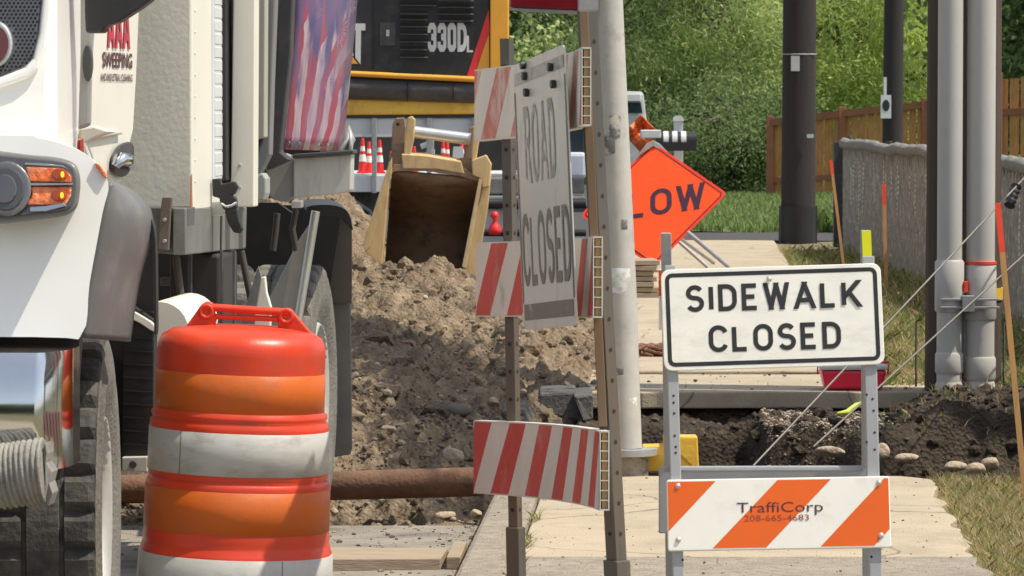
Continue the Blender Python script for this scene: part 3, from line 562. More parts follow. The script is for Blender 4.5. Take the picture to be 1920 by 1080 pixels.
tag(b.build('pipe_clamp', galv, base=tuple(q), bevel=.002), 'galvanised strut clamp holding both grey conduits', 'clamp')
b = MB(); q = at(1811, 538, 21.5); b.box((q.x - .010, 21.50, q.z - .028), (q.x + .010, 21.53, q.z + .028)); b.tube([(q.x, 21.52, q.z), (q.x, 21.72, q.z)], .01, 6); tag(b.build('red_marker', lath_red, base=tuple(q), bevel=.003), 'small red marker between the two grey conduits', 'marker')
# guy wires
def wire(pts, label, nm, ins=None):
    t = thing(nm, tuple(pts[0]), label, 'wire', 'guy wires in front of the brown pole'); b = MB(); b.tube(pts, .0046, 8); b.build('cable', wire_m, t)
    if ins:
        a, c = ins; b = MB(); ps = [a + (c - a) * i / 12 for i in range(13)]; b.tube(ps, [(.012 if i % 3 else .028) for i in range(13)], 10); b.build('insulator', dark_grey, t)
a1 = at(1412, 874, 18.2); a2 = at(1905, 350, 20.8); a3 = a2 + (a2 - a1) * 2.2
wire([a1, a2, a3], 'upper pale guy wire running from the trench up across both conduits', 'guy_wire', (at(1893, 385, 20.75), at(1905, 350, 20.82)))
c1 = at(1525, 838, 18.3); c2 = at(1920, 478, 20.6); wire([c1, c2, c2 + (c2 - c1) * 1.5], 'lower guy wire running behind the right sign leg toward the conduits', 'guy_wire')
# stakes
def stake(x0, y0, x1, y1, tip, Y, wd, label):
    a = at(x0, y0, Y); c = at(x1, y1, Y - .05); t = thing('survey_stake', tuple(c), label, 'stake', 'survey stakes with orange tips'); m_ = a + (c - a) * tip
    for nm, A, B, mt in (('painted_tip', a, m_, lath_red), ('shaft', m_, c, lath)):
        b = MB(); h = wd / 2; b.prism([A + V((-h, 0, 0)), A + V((h, 0, 0)), B + V((h, 0, 0)), B + V((-h, 0, 0))], (0, .012, 0)); b.build(nm, mt, t)
stake(1871, 381, 1922, 925, .17, 15.4, .020, 'near leaning wooden stake with orange tip at the right edge')
stake(1558, 300, 1582, 500, .13, 34, .022, 'thin orange tipped stake at the left end of the grey slatted fence')
stake(1657, 346, 1662, 540, .2, 33, .028, 'upright orange tipped stake in front of the middle of the grey slatted fence')
for px, nm in ((1718, 'thin black rod left of the brown pole'), (1882, 'thin black rod right of the brown pole')):
    a = at(px, 602, 22.2); b = MB(); b.tube([(a.x, 22.2, -.05), (a.x, 22.2, a.z), (a.x + .03, 22.2, a.z + .008)], .006, 6); tag(b.build('marker_rod', black_plastic, base=(a.x, 22.2, 0)), nm, 'rod', 'thin black rods beside the brown pole')
for px, nm in ((1462, 'thin black stake on the left of the sleeved utility pole'), (1531, 'thin black stake on the right of the sleeved utility pole')):
    a = at(px, 385, 45); b = MB(); b.tube([(a.x, 45, -.05), (a.x, 45, a.z)], .009, 6); tag(b.build('marker_rod', black_plastic, base=(a.x, 45, 0)), nm, 'rod', 'thin black stakes beside the sleeved pole')
# grey slatted chain link fence
def slat_fence():
    m = bpy.data.materials.new('slatted_mesh'); m.use_nodes = True; N = m.node_tree.nodes; L = m.node_tree.links; bs = N['Principled BSDF']; bs.inputs['Roughness'].default_value = .8
    tc = N.new('ShaderNodeTexCoord'); mp = N.new('ShaderNodeMapping'); mp.inputs['Scale'].default_value = (1, 4, 5); L.new(tc.outputs['Object'], mp.inputs[0])
    n1 = N.new('ShaderNodeTexNoise'); n1.inputs['Scale'].default_value = 2.2; n1.inputs['Detail'].default_value = 9; n1.inputs['Roughness'].default_value = .85; L.new(mp.outputs[0], n1.inputs['Vector'])
    rp = N.new('ShaderNodeValToRGB'); e = rp.color_ramp.elements; e[0].position = .35; e[0].color = (.17, .155, .125, 1); e[1].position = .56; e[1].color = (.33, .305, .26, 1); q = e.new(.62); q.color = (.62, .60, .55, 1)
    L.new(n1.outputs[0], rp.inputs[0]); L.new(rp.outputs[0], bs.inputs['Base Color'])
    t = thing('slatted_fence', (3.35, 43, 0), 'chest high grey slatted chain link fence with a fluffy frayed top, beside the far walk', 'fence')
    X = 3.35; b = MB(); y = 16.0; i = 0; b2 = MB(); b3 = MB(); top = []
    def zt(y): return 1.07 + .05 * float(fbm(np.array([y * .45]), np.array([2.]), 3, 3)[0])
    while y < 43:
        z1 = zt(y); dx = .012 * (-1) ** i
        b.box((X - .006 + dx, y, -.1), (X + .006 + dx, y + .085, z1 - .02 + .03 * random.random())); y += .093; i += 1
    b.build('privacy_slats', m, t)['kind'] = 'stuff'
    y = 16.0; sp = .075; hs = 1.0                                     # diagonal wires
    while y < 43:
        for sg in (0, 1):
            b2.tube([(X - .021, y if sg else y + .5, .05), (X - .021, y + .5 if sg else y, 1.03)], .0012, 3, caps=False)
        y += sp * 2
    b2.build('wire_mesh', galv, t)['kind'] = 'stuff'
    fl = MB(); rr_ = random.Random(5)
    for _ in range(60):
        y0 = 20 + 22.8 * rr_.random(); z0 = .95 - .15 * rr_.random(); n_ = int(4 + 12 * rr_.random() ** 2)
        for q_ in range(n_): z_ = z0 - q_ * .045; l_ = .018 + .014 * rr_.random(); fl.box((X - .027, y0, z_ - l_), (X - .022, y0 + .035, z_))
    fl.build('exposed_wire', mat('bright_wire', (.62, .61, .58), .5), t)['kind'] = 'stuff'
    ys = np.arange(16, 43.05, .12); b3.tube([(X - .015 + .01 * random.random(), y, zt(y) - .01) for y in ys], [.040 + .022 * random.random() for _ in ys], 7)
    b3.build('frayed_top', mat('frayed_top', (.27, .26, .235), .95, var=.35, scale=50, bump=2, bscale=110), t)
    for y in (16, 20.5, 25, 29.5, 34, 38.5, 43):
        c = MB(); c.tube([(X + .05, y, -.1), (X + .05, y, 1.12)], .03, 10); c.build('post', dark_grey, t)
    c = MB(); c.box((X - .1, 43.05, 0), (X + .1, 43.2, 1.06)); c.build('end_panel', dark_grey, t)
slat_fence()
# red cooler
def cooler():
    p0 = atz(1537, 731, 0); t = thing('cooler', (p0.x + .17, 22.0, 0), 'small red picnic cooler behind the lower right corner of the white sign', 'cooler')
    a = at(1540, 728, 21.95); x0 = a.x; b = MB()
    P = [(x0 + .02, 0), (x0 + .31, 0), (x0 + .335, .10), (x0 - .005, .10)]
    b.prism([V((x, 21.9, z + .004)) for x, z in P], (0, .22, 0)); b.build('body', red_plastic, t, bevel=.015)
    b = MB(); b.box((x0 - .01, 21.89, .106), (x0 + .34, 22.13, .128)); b.build('lid', white_p, t, bevel=.008)
    b = MB(); b.tube([(x0 - .015, 21.98, .08), (x0 - .02, 21.98, .14), (x0 + .35, 21.98, .14), (x0 + .345, 21.98, .08)], .007, 6); b.build('handle', red_plastic, t)
cooler()
b = MB(); q = at(1600, 768, 21.2); b.tube([q + V((-.08, 0, -.02)), q + V((-.03, 0, -.012)), q + V((.02, .1, .015)), q + V((.05, .1, .03))], [.008, .014, .012, .005], 6)
tag(b.build('strap', mat('neon_strap', (.55, .62, .08), .6), base=tuple(q)), 'neon yellow strap lying on the gravel ledge of the trench', 'strap')
b = MB(); q = atz(1677, 717, 0); b.box((q.x - .04, q.y, .0), (q.x + .04, q.y + .05, .02)); tag(b.build('tape_roll', yellow_paint, base=tuple(q), bevel=.006), 'small yellow object in the grass right of the red cooler', 'tool')
# yellow block
t = thing('timber_block', tuple(at(1258, 888, 17.0)), 'short yellow painted block at the trench edge behind the left sign leg', 'block')
b = MB(); b.prism([at(1207, 884, 17.02), at(1311, 886, 17.0), at(1308, 819, 17.0), at(1245, 819, 17.0), at(1245, 836, 17.02), at(1205, 837, 17.02)], (0, .13, 0)); b.build('block', yellow_paint, t, bevel=.006)
# wooden cribbing stack
t = thing('timber_stack', tuple(at(1206, 556, 32.5)), 'stack of short sawn boards on the walk left of the diamond sign foot', 'timber')
for i in range(7):
    z = .0 + i * .041; b = MB(); o_ = .03 * random.random() - .015; X = at(1197, 500, 32.3).x
    b.box((-.15, -.25, 0), (.13 - .012 * i * (i < 5), .25, .035), M=Matrix.Translation((X + .02 + o_, 32.4 + o_, z)) @ Matrix.Rotation(.15 * (random.random() - .5), 4, 'Z')); b.build('board', wood, t, bevel=.003)
# broken concrete chunks
t = thing('rubble', tuple(at(1060, 790, 21.6)), 'broken dark slab chunks propped at the left end of the far walk', 'rubble')
for P, Y in (([(1012, 738), (1080, 735), (1092, 790), (1040, 800), (1008, 770)], 21.5), ([(1075, 742), (1112, 740), (1112, 788), (1095, 792)], 21.4), ([(940, 772), (985, 765), (1000, 795), (950, 800)], 20.7)):
    b = MB(); b.prism([at(x, y, Y + .05 * random.random()) for x, y in P], (0, .3, .02)); b.build('chunk', mat('broken_slab', (.10, .095, .085), .85, var=.25, scale=8, bump=.8, bscale=50), t, bevel=.012)
b = MB()
for i in range(9):
    q = at(1192 + i * 6, 668 - (i % 3) * 6, 24.6); b.tube([q + V((-.1, 0, 0)), q + V((0, .05, .02)), q + V((.1, -.03, random.random() * .03))], [.01, .022, .008], 5)
tag(b.build('root_debris', mat('reddish_debris', (.25, .13, .08), .9, var=.3, bump=1), base=tuple(at(1210, 672, 24.6))), 'small pile of reddish bark debris on the walk behind the steel pole', 'debris')
# planks on the road, pipe
def board(pts, dep, h, m, label, cat='plank', name='plank'):
    b = MB(); b.prism([V(p) for p in pts], (0, 0, h)); return tag(b.build(name, m, base=tuple(pts[0]), bevel=.004), label, cat)
A = [at(600, 1072, 14.85), at(826, 1071, 14.9)]
b = MB(); b.prism([A[0], A[1], A[1] + V((.02, .35, 0)), A[0] + V((0, .4, 0))], (0, 0, .045)); tag(b.build('plank', wood, base=tuple(A[0]), bevel=.004), 'weathered timber plank on the road at the foot of the orange barrel', 'plank')
b = MB(); A = [atz(826, 1068, RZ), atz(858, 1055, RZ)]; b.prism([A[0] + V((.02, .0, 0)), A[0] + V((.07, .0, 0)), A[1] + V((.03, .3, 0)), A[1] + V((-.02, .3, 0))], (0, 0, .045)); tag(b.build('plank', wood, base=tuple(A[0]), bevel=.004), 'short timber offcut against the end of the plank near the kerb', 'plank')
b = MB(); ps = [at(180, 918, 17.75), at(620, 911, 17.62), at(905, 903, 17.5)]; b.tube(ps, .0605, 28, caps=False); b.tube(ps, .052, 20, caps=False)
tag(b.build('pipe', rust_pipe, base=tuple(ps[0])), 'long rusty steel pipe lying on the gravel behind the barrel', 'pipe')
# ================================================================== STEEL POLE
def steel_pole():
    Y = 17.0; base = at(1172, 888, Y); t = thing('steel_pole', tuple(base), 'pale leaning steel pole on a concrete footing behind the tall barricade', 'pole'); b = MB()
    P = [at(1174, 840, Y), at(1166, 560, Y), at(1145, 100, Y), at(1128, -300, Y), at(1095, -1400, Y)]; b.tube(P, [.063, .060, .058, .057, .054], 28); b.build('shaft', pole_steel, t)
    for (px, py, hh_, m_, a0, a1) in ((1147, 272, .035, 'dark', 3.6, 5.3), (1150, 240, .05, 'dark', 4.4, 5.2), (1167, 695, .014, 'dark', 3.7, 5.9), (1163, 525, .05, 'pale', 3.6, 5.4), (1160, 420, .02, 'dark', 4.9, 5.3), (1172, 760, .04, 'pale', 4.2, 5.6)):
        q = at(px, py, Y); rr_ = .0605 + (.0 if py > 400 else -.0012); b = MB(); b.lathe([(rr_ - .001, -hh_), (rr_ + .0008, -hh_ * .8), (rr_ + .0008, hh_ * .8), (rr_ - .001, hh_)], 16, M=Matrix.Translation(q), a0=a0, a1=a1)
        b.build('stain', mat('pole_smudge', (.50, .47, .41), .7, var=.2, scale=14, spot=((.12, .12, .12), 22, .44, .56, .9)) if m_ == 'dark' else mat('pole_chalk', (.58, .54, .47), .7, var=.1, spot=((.75, .78, .80), 30, .46, .54, .9)), t)
    b = MB(); q = at(1176, 846, Y); b.tube([q + V((0, 0, -.014)), q + V((0, 0, .012))], .12, 24); b.build('base_flange', galv, t, bevel=.003)
    b = MB(); b.tube([at(1176, 850, Y) + V((0, 0, -.11)), at(1176, 849, Y) + V((0, 0, 0))], [.085, .082], 20); b.build('footing', concrete_w, t)
    b = MB(); q = at(1137, -5, Y); b.box((q.x - .115, Y - .05, q.z - .055), (q.x - .03, Y + .05, q.z + .2)); b.build('bracket', galv, t, bevel=.005)
    a = at(955, 14, Y + .1); c = at(1088, 20, Y - .05); b = MB(); b.prism([a, c, c + V((0, .2, .004)), a + V((0, .2, .012))], (0, 0, .28)); b.build('red_housing', mat('dark_red_paint', (.30, .012, .02), .3, var=.15, coat=.3), t, bevel=.01)
    b = MB(); b.prism([a + V((0, -.004, -.012)), c + V((0, -.004, -.012)), c + V((0, .2, -.012)), a + V((0, .2, -.005))], (0, 0, .01)); b.build('housing_lip', alu, t)
steel_pole()
# ================================================================== TALL BARRICADE with ROAD CLOSED sign
def tall_barricade():
    cum = [0, 32, 66, 97, 122, 147, 168, 186, 202, 216, 228, 237]; seg = .098
    def mk(x, sc):
        P2 = []; Y = 11.75; P2.append(V(((x - 960) / F * Y, Y)))
        for k in range(1, len(cum)):
            px = (x + cum[k] * sc - 960) / F; X0, Y0 = P2[-1]; Yn = Y0 - seg
            for _ in range(20):
                dx = px * Yn - X0; Yn = Y0 - math.sqrt(max(1e-6, seg * seg - dx * dx))
            P2.append(V((px * Yn, Yn)))
        return P2
    P2 = mk(890, 1.0)
    Lt = seg * (len(cum) - 1)
    ACT = [P2]
    def cur(l, P2=None):
        P2 = P2 or ACT[0]
        l = min(Lt, max(0, l)); i = min(len(P2) - 2, int(l / seg)); f = l / seg - i; a = P2[i] * (1 - f) + P2[i + 1] * f
        i0 = max(0, i - 1) if f < .5 else i; i1 = min(len(P2) - 1, i0 + 2); T = (P2[i1] - P2[i0]).normalized(); return a, T
    def pt(l, z, c, dz=.05, sag=0):
        a, T = cur(l); n = V((T.y, -T.x)); n = n if n.x < 0 else -n            # front faces left and toward the camera
        q = a + n * c; return V((q.x, q.y, z + dz * l / Lt))
    t = thing('road_closed_barricade', (P2[5].x, P2[5].y, 0), 'tall worn red and white striped barricade turned edge on, carrying a faded road closed sign', 'barricade')
    NL = 44
    def skin(b, z0, z1, c, mi=0, l0=0, l1=None):
        l1 = Lt if l1 is None else l1; vs = []
        for i in range(NL + 1):
            l = l0 + (l1 - l0) * i / NL; vs += [pt(l, z0, c), pt(l, z1, c)]
        b.add(vs, [(2 * i, 2 * i + 1, 2 * i + 3, 2 * i + 2) for i in range(NL)], mi, False)
    def slab(b, z0, z1, c0, c1, mi=0, ins=0.):
        vs = []
        for i in range(NL + 1):
            l = ins + (Lt - 2 * ins) * i / NL; vs += [pt(l, z0, c0), pt(l, z1, c0), pt(l, z1, c1), pt(l, z0, c1)]
        fs = []
        for i in range(NL):
            for k in range(4): fs.append((4 * i + k, 4 * i + (k + 1) % 4, 4 * i + 4 + (k + 1) % 4, 4 * i + 4 + k))
        fs += [(0, 3, 2, 1), (4 * NL, 4 * NL + 1, 4 * NL + 2, 4 * NL + 3)]; b.add(vs, fs, mi)
    for bi, (z0, z1, off, reds, L0) in enumerate(((1.383, 1.578, -.55, (faded_red, old_white), 'lab'), (.90, 1.103, .9, (old_red, old_white), 0), (.412, .612, .0, (old_red, old_white), 0))):
        b = MB(); th = .022; ACT[0] = (mk(892, .845), mk(895, .925), P2)[bi]
        slab(b, z0, z1, 0, .003); slab(b, z0, z1, -th, -th + .003)
        slab(b, z1 - .003, z1 + .001, -th - .0005, .0035); slab(b, z0 - .001, z0 + .003, -th - .0005, .0035)
        for k in range(1, 8): z = z0 + (z1 - z0) * k / 8; slab(b, z - .0012, z + .0012, -th + .003, -.0)
        bo = b.build('board', old_white, t)
        if bi == 0: bo['label'] = 'top board with badly faded stripes'
        c = MB(); slab(c, z0 + .004, z1 - .004, -.018, -.004, ins=.008); c.build('board_core', cell_tan, bo)
        s = MB(); wd = .098; H = z1 - z0 - .006; zb = z0 + .003; sh = .105
        k = -2
        while k * wd < Lt + .2:
            l_ = (k + off) * wd; red = (k % 2 == 1)
            for j in range(8):
                fz = j / 8; f1 = (j + 1) / 8
                a = l_ + sh * fz; e = l_ + sh * f1; q = [(a, fz), (a + wd, fz), (e + wd, f1), (e, f1)]; cl = [(min(Lt - .001, max(.001, u)), v) for u, v in q]
                if abs(cl[0][0] - cl[1][0]) + abs(cl[2][0] - cl[3][0]) < 1e-4: continue
                n_ = 3
                for ii in range(n_):
                    g = lambda A, B, tt: (A[0] + (B[0] - A[0]) * tt, A[1] + (B[1] - A[1]) * tt)
                    r0, r1, r2, r3 = g(cl[0], cl[1], ii / n_), g(cl[0], cl[1], (ii + 1) / n_), g(cl[3], cl[2], (ii + 1) / n_), g(cl[3], cl[2], ii / n_)
                    s.add([pt(u, zb + H * v, .0045) for u, v in (r0, r1, r2, r3)], [(0, 1, 2, 3)], 0 if red else 1)
            k += 1
        s.build('reflective_sheeting', list(reds), bo)
    # posts (behind the boards)
    def post(pa, pb, Y, wd, m1, name, zb=0., sleeve=None, rot=.6):
        a = at(*pa, Y); c = at(*pb, Y); d = (c - a).normalized(); kk = (zb - c.z) / d.z; bot = c + d * kk; b = MB()
        ux = V((math.cos(rot), -math.sin(rot), 0)); uy = V((math.sin(rot), math.cos(rot), 0)); h = wd / 2
        hb = b; b.prism([bot + ux * i * h + uy * j * h for i, j in ((-1, -1), (1, -1), (1, 1), (-1, 1))], a - bot)                                                       # adjustment holes
        for i in range(1, 22):
            q = bot + (a - bot) * (i / 22); 
            for f_, g_ in ((-uy, ux), (ux, uy)):
                M = Matrix.Translation(q + f_ * (h + .0008)); R_ = V((0, 0, 1)); vs = [q + f_ * (h + .0008) + g_ * .006 * math.cos(k2) + R_ * .006 * math.sin(k2) for k2 in np.arange(0, 6.28, .785)]; hb.add(vs, [tuple(range(8))], 1)
        b.build('post', [m1, mat('bolt_hole', (.03, .025, .02), .9)], t, bevel=.002)
        if sleeve:
            s1 = at(*sleeve, Y); b = MB(); h2 = h + .006; q = bot + d * (-1) * ((s1.z - bot.z) / abs(d.z)); b.prism([bot + ux * i * h2 + uy * j * h2 for i, j in ((-1, -1), (1, -1), (1, 1), (-1, 1))], q - bot); b.build('post_sleeve', m1, t, bevel=.003)
    post((950, 72), (964, 850), 11.62, .029, steel_post, 'post', sleeve=(970, 988), rot=.5)
    post((1101, 20), (1148, 900), 10.85, .038, steel_post, 'post', sleeve=(1155, 1050), rot=.80)
    a = at(1093, 20, 10.80); c = at(1129, 800, 10.80); b = MB(); b.prism([a + V((-.009, 0, 0)), a + V((.013, 0, 0)), c + V((.013, 0, 0)), c + V((-.009, 0, 0))], (0, .02, 0)); b.build('brown_face_strip', post_reflection, t, bevel=.002)  # strip stands for the post's left face, soil reflection painted in
    # sign
    l0, l1 = .20, .82; c0 = .012; cs = []
    TL = at(961, 124, 11.36); TR = at(1059, 82, 10.82); BR = at(1082, 610, 10.76); BL = at(982, 619, 11.28)
    uu = ((TR - TL) + (BR - BL)) / 2; vv = ((TL - BL) + (TR - BR)) / 2; o = (TL + TR + BL + BR) / 4; u1 = uu.normalized(); v1 = (vv - u1 * vv.dot(u1)).normalized(); fr = Fr(o, u1, v1)
    if fr.n.dot(C0 - o) < 0: fr.n = -fr.n
    W = uu.length; H = vv.length
    def sk(a, b_, c=0):                                                # bilinear on the real quad, keeps the slight twist of the plate
        s_ = a / W + .5; v_ = b_ / H + .5; p_ = (BL * (1 - s_) + BR * s_) * (1 - v_) + (TL * (1 - s_) + TR * s_) * v_; return p_ + fr.n * c
    sg = MB(); A = rrect(-W / 2, -H / 2, W / 2, H / 2, .03, 4); n = len(A); sg.prism([sk(a, b_, 0) for a, b_ in A], fr.n * -.003); so_ = sg.build('sign_plate', rc_white, t)
    so_['label'] = 'faded ROAD CLOSED plate'
    tx = MB()
    class Q:
        def __init__(s, kx=1., ox=0.): s.kx = kx; s.ox = ox
        def __call__(s, a, b_, c=0): return sk(a * s.kx + s.ox, b_, c)
    q = Q()
    def fit(txt, x0, x1, y, h, t, gap):
        wn_ = sum(GL[c_][0] + t for c_ in txt) + gap * (len(txt) - 1); stroke_text(tx, txt, Q((x1 - x0) * W / (wn_ * h), ((x0 + x1) / 2 - .5) * W), 0, y, h, t, gap=gap, c=.0016)
    fit('ROAD', .18, .76, H * .04, H * .29, .15, .22); tx.build('legend', mat('worn_legend', (.26, .255, .235), .5, var=.25, scale=14, spot=((.5, .5, .46), 18, .5, .62, .85)), so_); tx = MB(); fit('CLOSED', .06, .95, -H * .34, H * .275, .15, .16)
    tx.build('legend', rc_grey, so_)
    bd = MB(); bd.add([q(a, b_, .0014) for a, b_ in ((-W * .46, -H * .465), (W * .46, -H * .465), (W * .46, -H * .405), (-W * .46, -H * .405))], [(0, 1, 2, 3)]); b5 = MB(); b5.add([q(a, b_, .0014) for a, b_ in ((-W * .47, H * .42), (W * .47, H * .42), (W * .47, H * .465), (-W * .47, H * .465))], [(0, 1, 2, 3)]); b5.build('border', mat('worn_border', (.36, .355, .335), .5, var=.25, scale=14, spot=((.15, .15, .14), 18, .52, .64, .85)), so_)
    for s_ in (-1, 1): bd.add([q(a, b_, .0014) for a, b_ in ((s_ * W * .465, -H * .40), (s_ * W * .485, -H * .40), (s_ * W * .485, H * .395), (s_ * W * .465, H * .395))], [(0, 1, 2, 3)])
    bd.build('border', rc_grey, so_)
    for (px, py) in ((986, 122), (988, 143), (990, 174), (1036, 125), (1040, 156)):
        s_ = ((px - 961) / 98); hh = 1 - (py - (124 - 42 * s_)) / 510; bb = MB(); c_ = q((s_ - .5) * W, (hh - .5) * H, .002)
        bb.tube([c_, c_ + fr.n * .012], .011, 8); bb.build('bolt', exc_black, so_)
tall_barricade()
# ================================================================== SIDEWALK CLOSED barricade
def a_frame():
    Yt = 11.74; lean = .19
    base = at(1455, 1230, 11.5); t = thing('sidewalk_closed_barricade', (base.x, 11.5, 0), 'grey legged folding barricade with white SIDEWALK CLOSED sign above an orange striped board', 'barricade')
    T = at(1440, 437, Yt); nz = V((0, math.cos(math.asin(lean)), lean)); roll = math.radians(1.2)
    ux = V((math.cos(roll), 0.0, math.sin(roll))).normalized(); vz = V((0, lean, math.cos(math.asin(lean)))); vz = (vz - ux * vz.dot(ux)).normalized(); fn = ux.cross(vz)   # faces -Y
    P0 = T.copy()
    def on(px, py, c=0):
        return onp(px, py, P0 + fn * c, fn)
    # legs: front frame
    def leg(pa, pb, wd, ext, m, nm='leg', c=-.004, dep=.035):
        a = on(*pa, c); e = on(*pb, c); d = (e - a).normalized(); k = (a.z - ext) / -d.z; e = a + d * k; b = MB(); h = ux * (wd / 2)
        b.prism([a - h, a + h, e + h, e - h], fn * -dep); o = b.build(nm, m, t, bevel=.003)
        return a, e, o
    fl = leg((1256, 497), (1272, 1080), .030, .0, leg_grey); frr = leg((1628, 480), (1642, 1080), .034, .0, leg_grey)
    # rear frame
    for sx, (pa, pb) in enumerate((((1249, 437), (1262, 1080)), ((1624, 432), (1634, 1080)))):
        a = at(*pa, Yt + .05); e = V((at(*pb, 12.0).x, 12.1, 0)); b = MB(); h = V((.014, 0, 0)); b.prism([a - h, a + h, e + h, e - h], (0, .03, 0)); b.build('rear_leg', leg_grey, t, bevel=.003)
    # sign plate
    def plate(x0y0, x1y1, c, name, m, bev=.004):
        pass
    def quadframe(TL, TR, BR, BL, c):
        p = [on(*q, c) for q in (TL, TR, BR, BL)]; W = ((p[1] - p[0]).length + (p[2] - p[3]).length) / 2; H = ((p[0] - p[3]).length + (p[1] - p[2]).length) / 2
        o = sum(p, V((0, 0, 0))) / 4; u = ((p[1] - p[0]) + (p[2] - p[3])).normalized(); v = fn.cross(u).normalized(); return Fr(o, u, v), W, H
    fr, W, H = quadframe((1238, 506), (1650, 493), (1660, 683), (1246, 696), .006)
    b = MB(); b.prism([fr(a, c_, 0) for a, c_ in rrect(-W / 2, -H / 2, W / 2, H / 2, .024)], fr.n * -.008); sp = b.build('sign_plate', sign_white, t, bevel=.002)
    b = MB(); ring(b, fr, -W / 2 + .011, -H / 2 + .011, W / 2 - .011, H / 2 - .011, .02, .0115, .0006); b.build('border', sign_black, sp)
    b = MB(); k = W / 412; stroke_text(b, 'SIDEWALK', fr, .004, H / 2 - (582 - 500) * k, 51 * k, .17, gap=.175, xs=.92, c=.0006); stroke_text(b, 'CLOSED', fr, .004, H / 2 - (658 - 499) * k, 51 * k, .17, gap=.17, xs=.92, c=.0006); b.build('legend', sign_black, sp)
    bt = MB(); c_ = on(1442, 523, .010); bt.lathe([(0, .005), (.005, .004), (.008, 0)], 12, M=Matrix.Translation(c_) @ fn.to_track_quat('Z', 'Y').to_matrix().to_4x4()); bt.build('bolt', alu, sp)
    # striped board
    fr2, W2, H2 = quadframe((1249, 900), (1667, 892), (1672, 1027), (1253, 1033), .010)
    b = MB(); b.prism([fr2(a, c_, 0) for a, c_ in rrect(-W2 / 2, -H2 / 2, W2 / 2, H2 / 2, .006, 2)], fr2.n * -.018); bo = b.build('board', board_white, t, bevel=.003)
    def clip(poly, x0, x1):
        for s_, X in ((1, x0), (-1, x1)):
            out = []
            for i in range(len(poly)):
                a, c2 = poly[i], poly[(i + 1) % len(poly)]; ia = s_ * (a[0] - X) >= 0; ib = s_ * (c2[0] - X) >= 0
                if ia: out.append(a)
                if ia != ib: f = (X - a[0]) / (c2[0] - a[0]); out.append((X, a[1] + f * (c2[1] - a[1])))
            poly = out
            if not poly: break
        return poly
    b = MB(); m_ = .006; kx = W2 / 418; hb_ = H2 / 2 - m_
    for x_top, x_bot in ((-8, -130), (208, 84), (408, 286)):
        q = [(x_bot * kx - W2 / 2, -hb_), ((x_bot + 100) * kx - W2 / 2, -hb_), ((x_top + 100) * kx - W2 / 2, hb_), (x_top * kx - W2 / 2, hb_)]
        q = clip(q, -W2 / 2 + .003, W2 / 2 - .003)
        if len(q) > 2: b.add([fr2(a, c2, .0006) for a, c2 in q], [tuple(range(len(q)))])
    b.build('orange_stripes', board_orange, bo)
    text_mesh('maker_lettering', 'TraffiCorp', .040, mat('stencil_ink', (.09, .03, .03), .6, var=.3), fr2, 0.004, .004, bo, 1.38, .0012)
    text_mesh('phone_lettering', '208-665-4683', .0235, mat('stencil_ink_red', (.30, .05, .03), .6, var=.3), fr2, -.006, -.020, bo, 1.36, .0012)
    for px, py in ((1271, 911), (1272, 1012), (1648, 905), (1652, 1004)):
        b = MB(); b.lathe([(0, .005), (.005, .004), (.008, 0)], 10, M=Matrix.Translation(on(px, py, .011)) @ fn.to_track_quat('Z', 'Y').to_matrix().to_4x4()); b.build('bolt', alu, bo)
    # crossbar, back boards
    a = on(1242, 885, -.045); c_ = on(1618, 884, -.045); b = MB(); b.prism([a, c_, c_ + vz * .017, a + vz * .017], fn * -.02); b.build('crossbar', leg_grey, t, bevel=.005)
    b = MB(); a = V((at(1237, 890, 11.9).x, 11.97, at(1237, 1005, 11.9).z)); b.box((a.x, a.y, a.z), (a.x + .6, a.y + .015, at(1237, 880, 11.9).z)); b.build('rear_board', leg_grey, t, bevel=.004)
    b = MB(); a = at(1236, 620, 11.83); zt = at(1236, 505, 11.83).z; b.box((a.x, 11.86, a.z), (a.x + .6, 11.87, zt)); rb = b.build('rear_board', board_white, t, bevel=.003)
    b = MB(); b.box((a.x - .001, 11.855, zt - .075), (a.x + .12, 11.859, zt - .004)); b.build('orange_stripe', board_orange, rb)
    # reflector on the right leg
    b = MB(); q = [at(x, y, Yt + .03) for x, y in ((1618, 483), (1635, 482), (1633, 432), (1616, 433))]; b.prism(q, (0, .006, 0)); b.build('reflector', yel, t)
    # holes in legs
    b = MB()
    for px, py in ((1263, 742), (1263, 755), (1264, 775), (1265, 817), (1267, 838), (1267, 849), (1636, 748), (1638, 770), (1640, 811), (1640, 843), (1625, 740), (1625, 829), (1280, 1050), (1634, 1044)):
        c_ = on(px, py, -.0032); b.add([c_ + ux * .0035 * math.cos(k2) + vz * .0035 * math.sin(k2) for k2 in np.arange(0, 6.28, .785)], [tuple(range(8))])
    b.build('leg_holes', under_black, t)
a_frame()
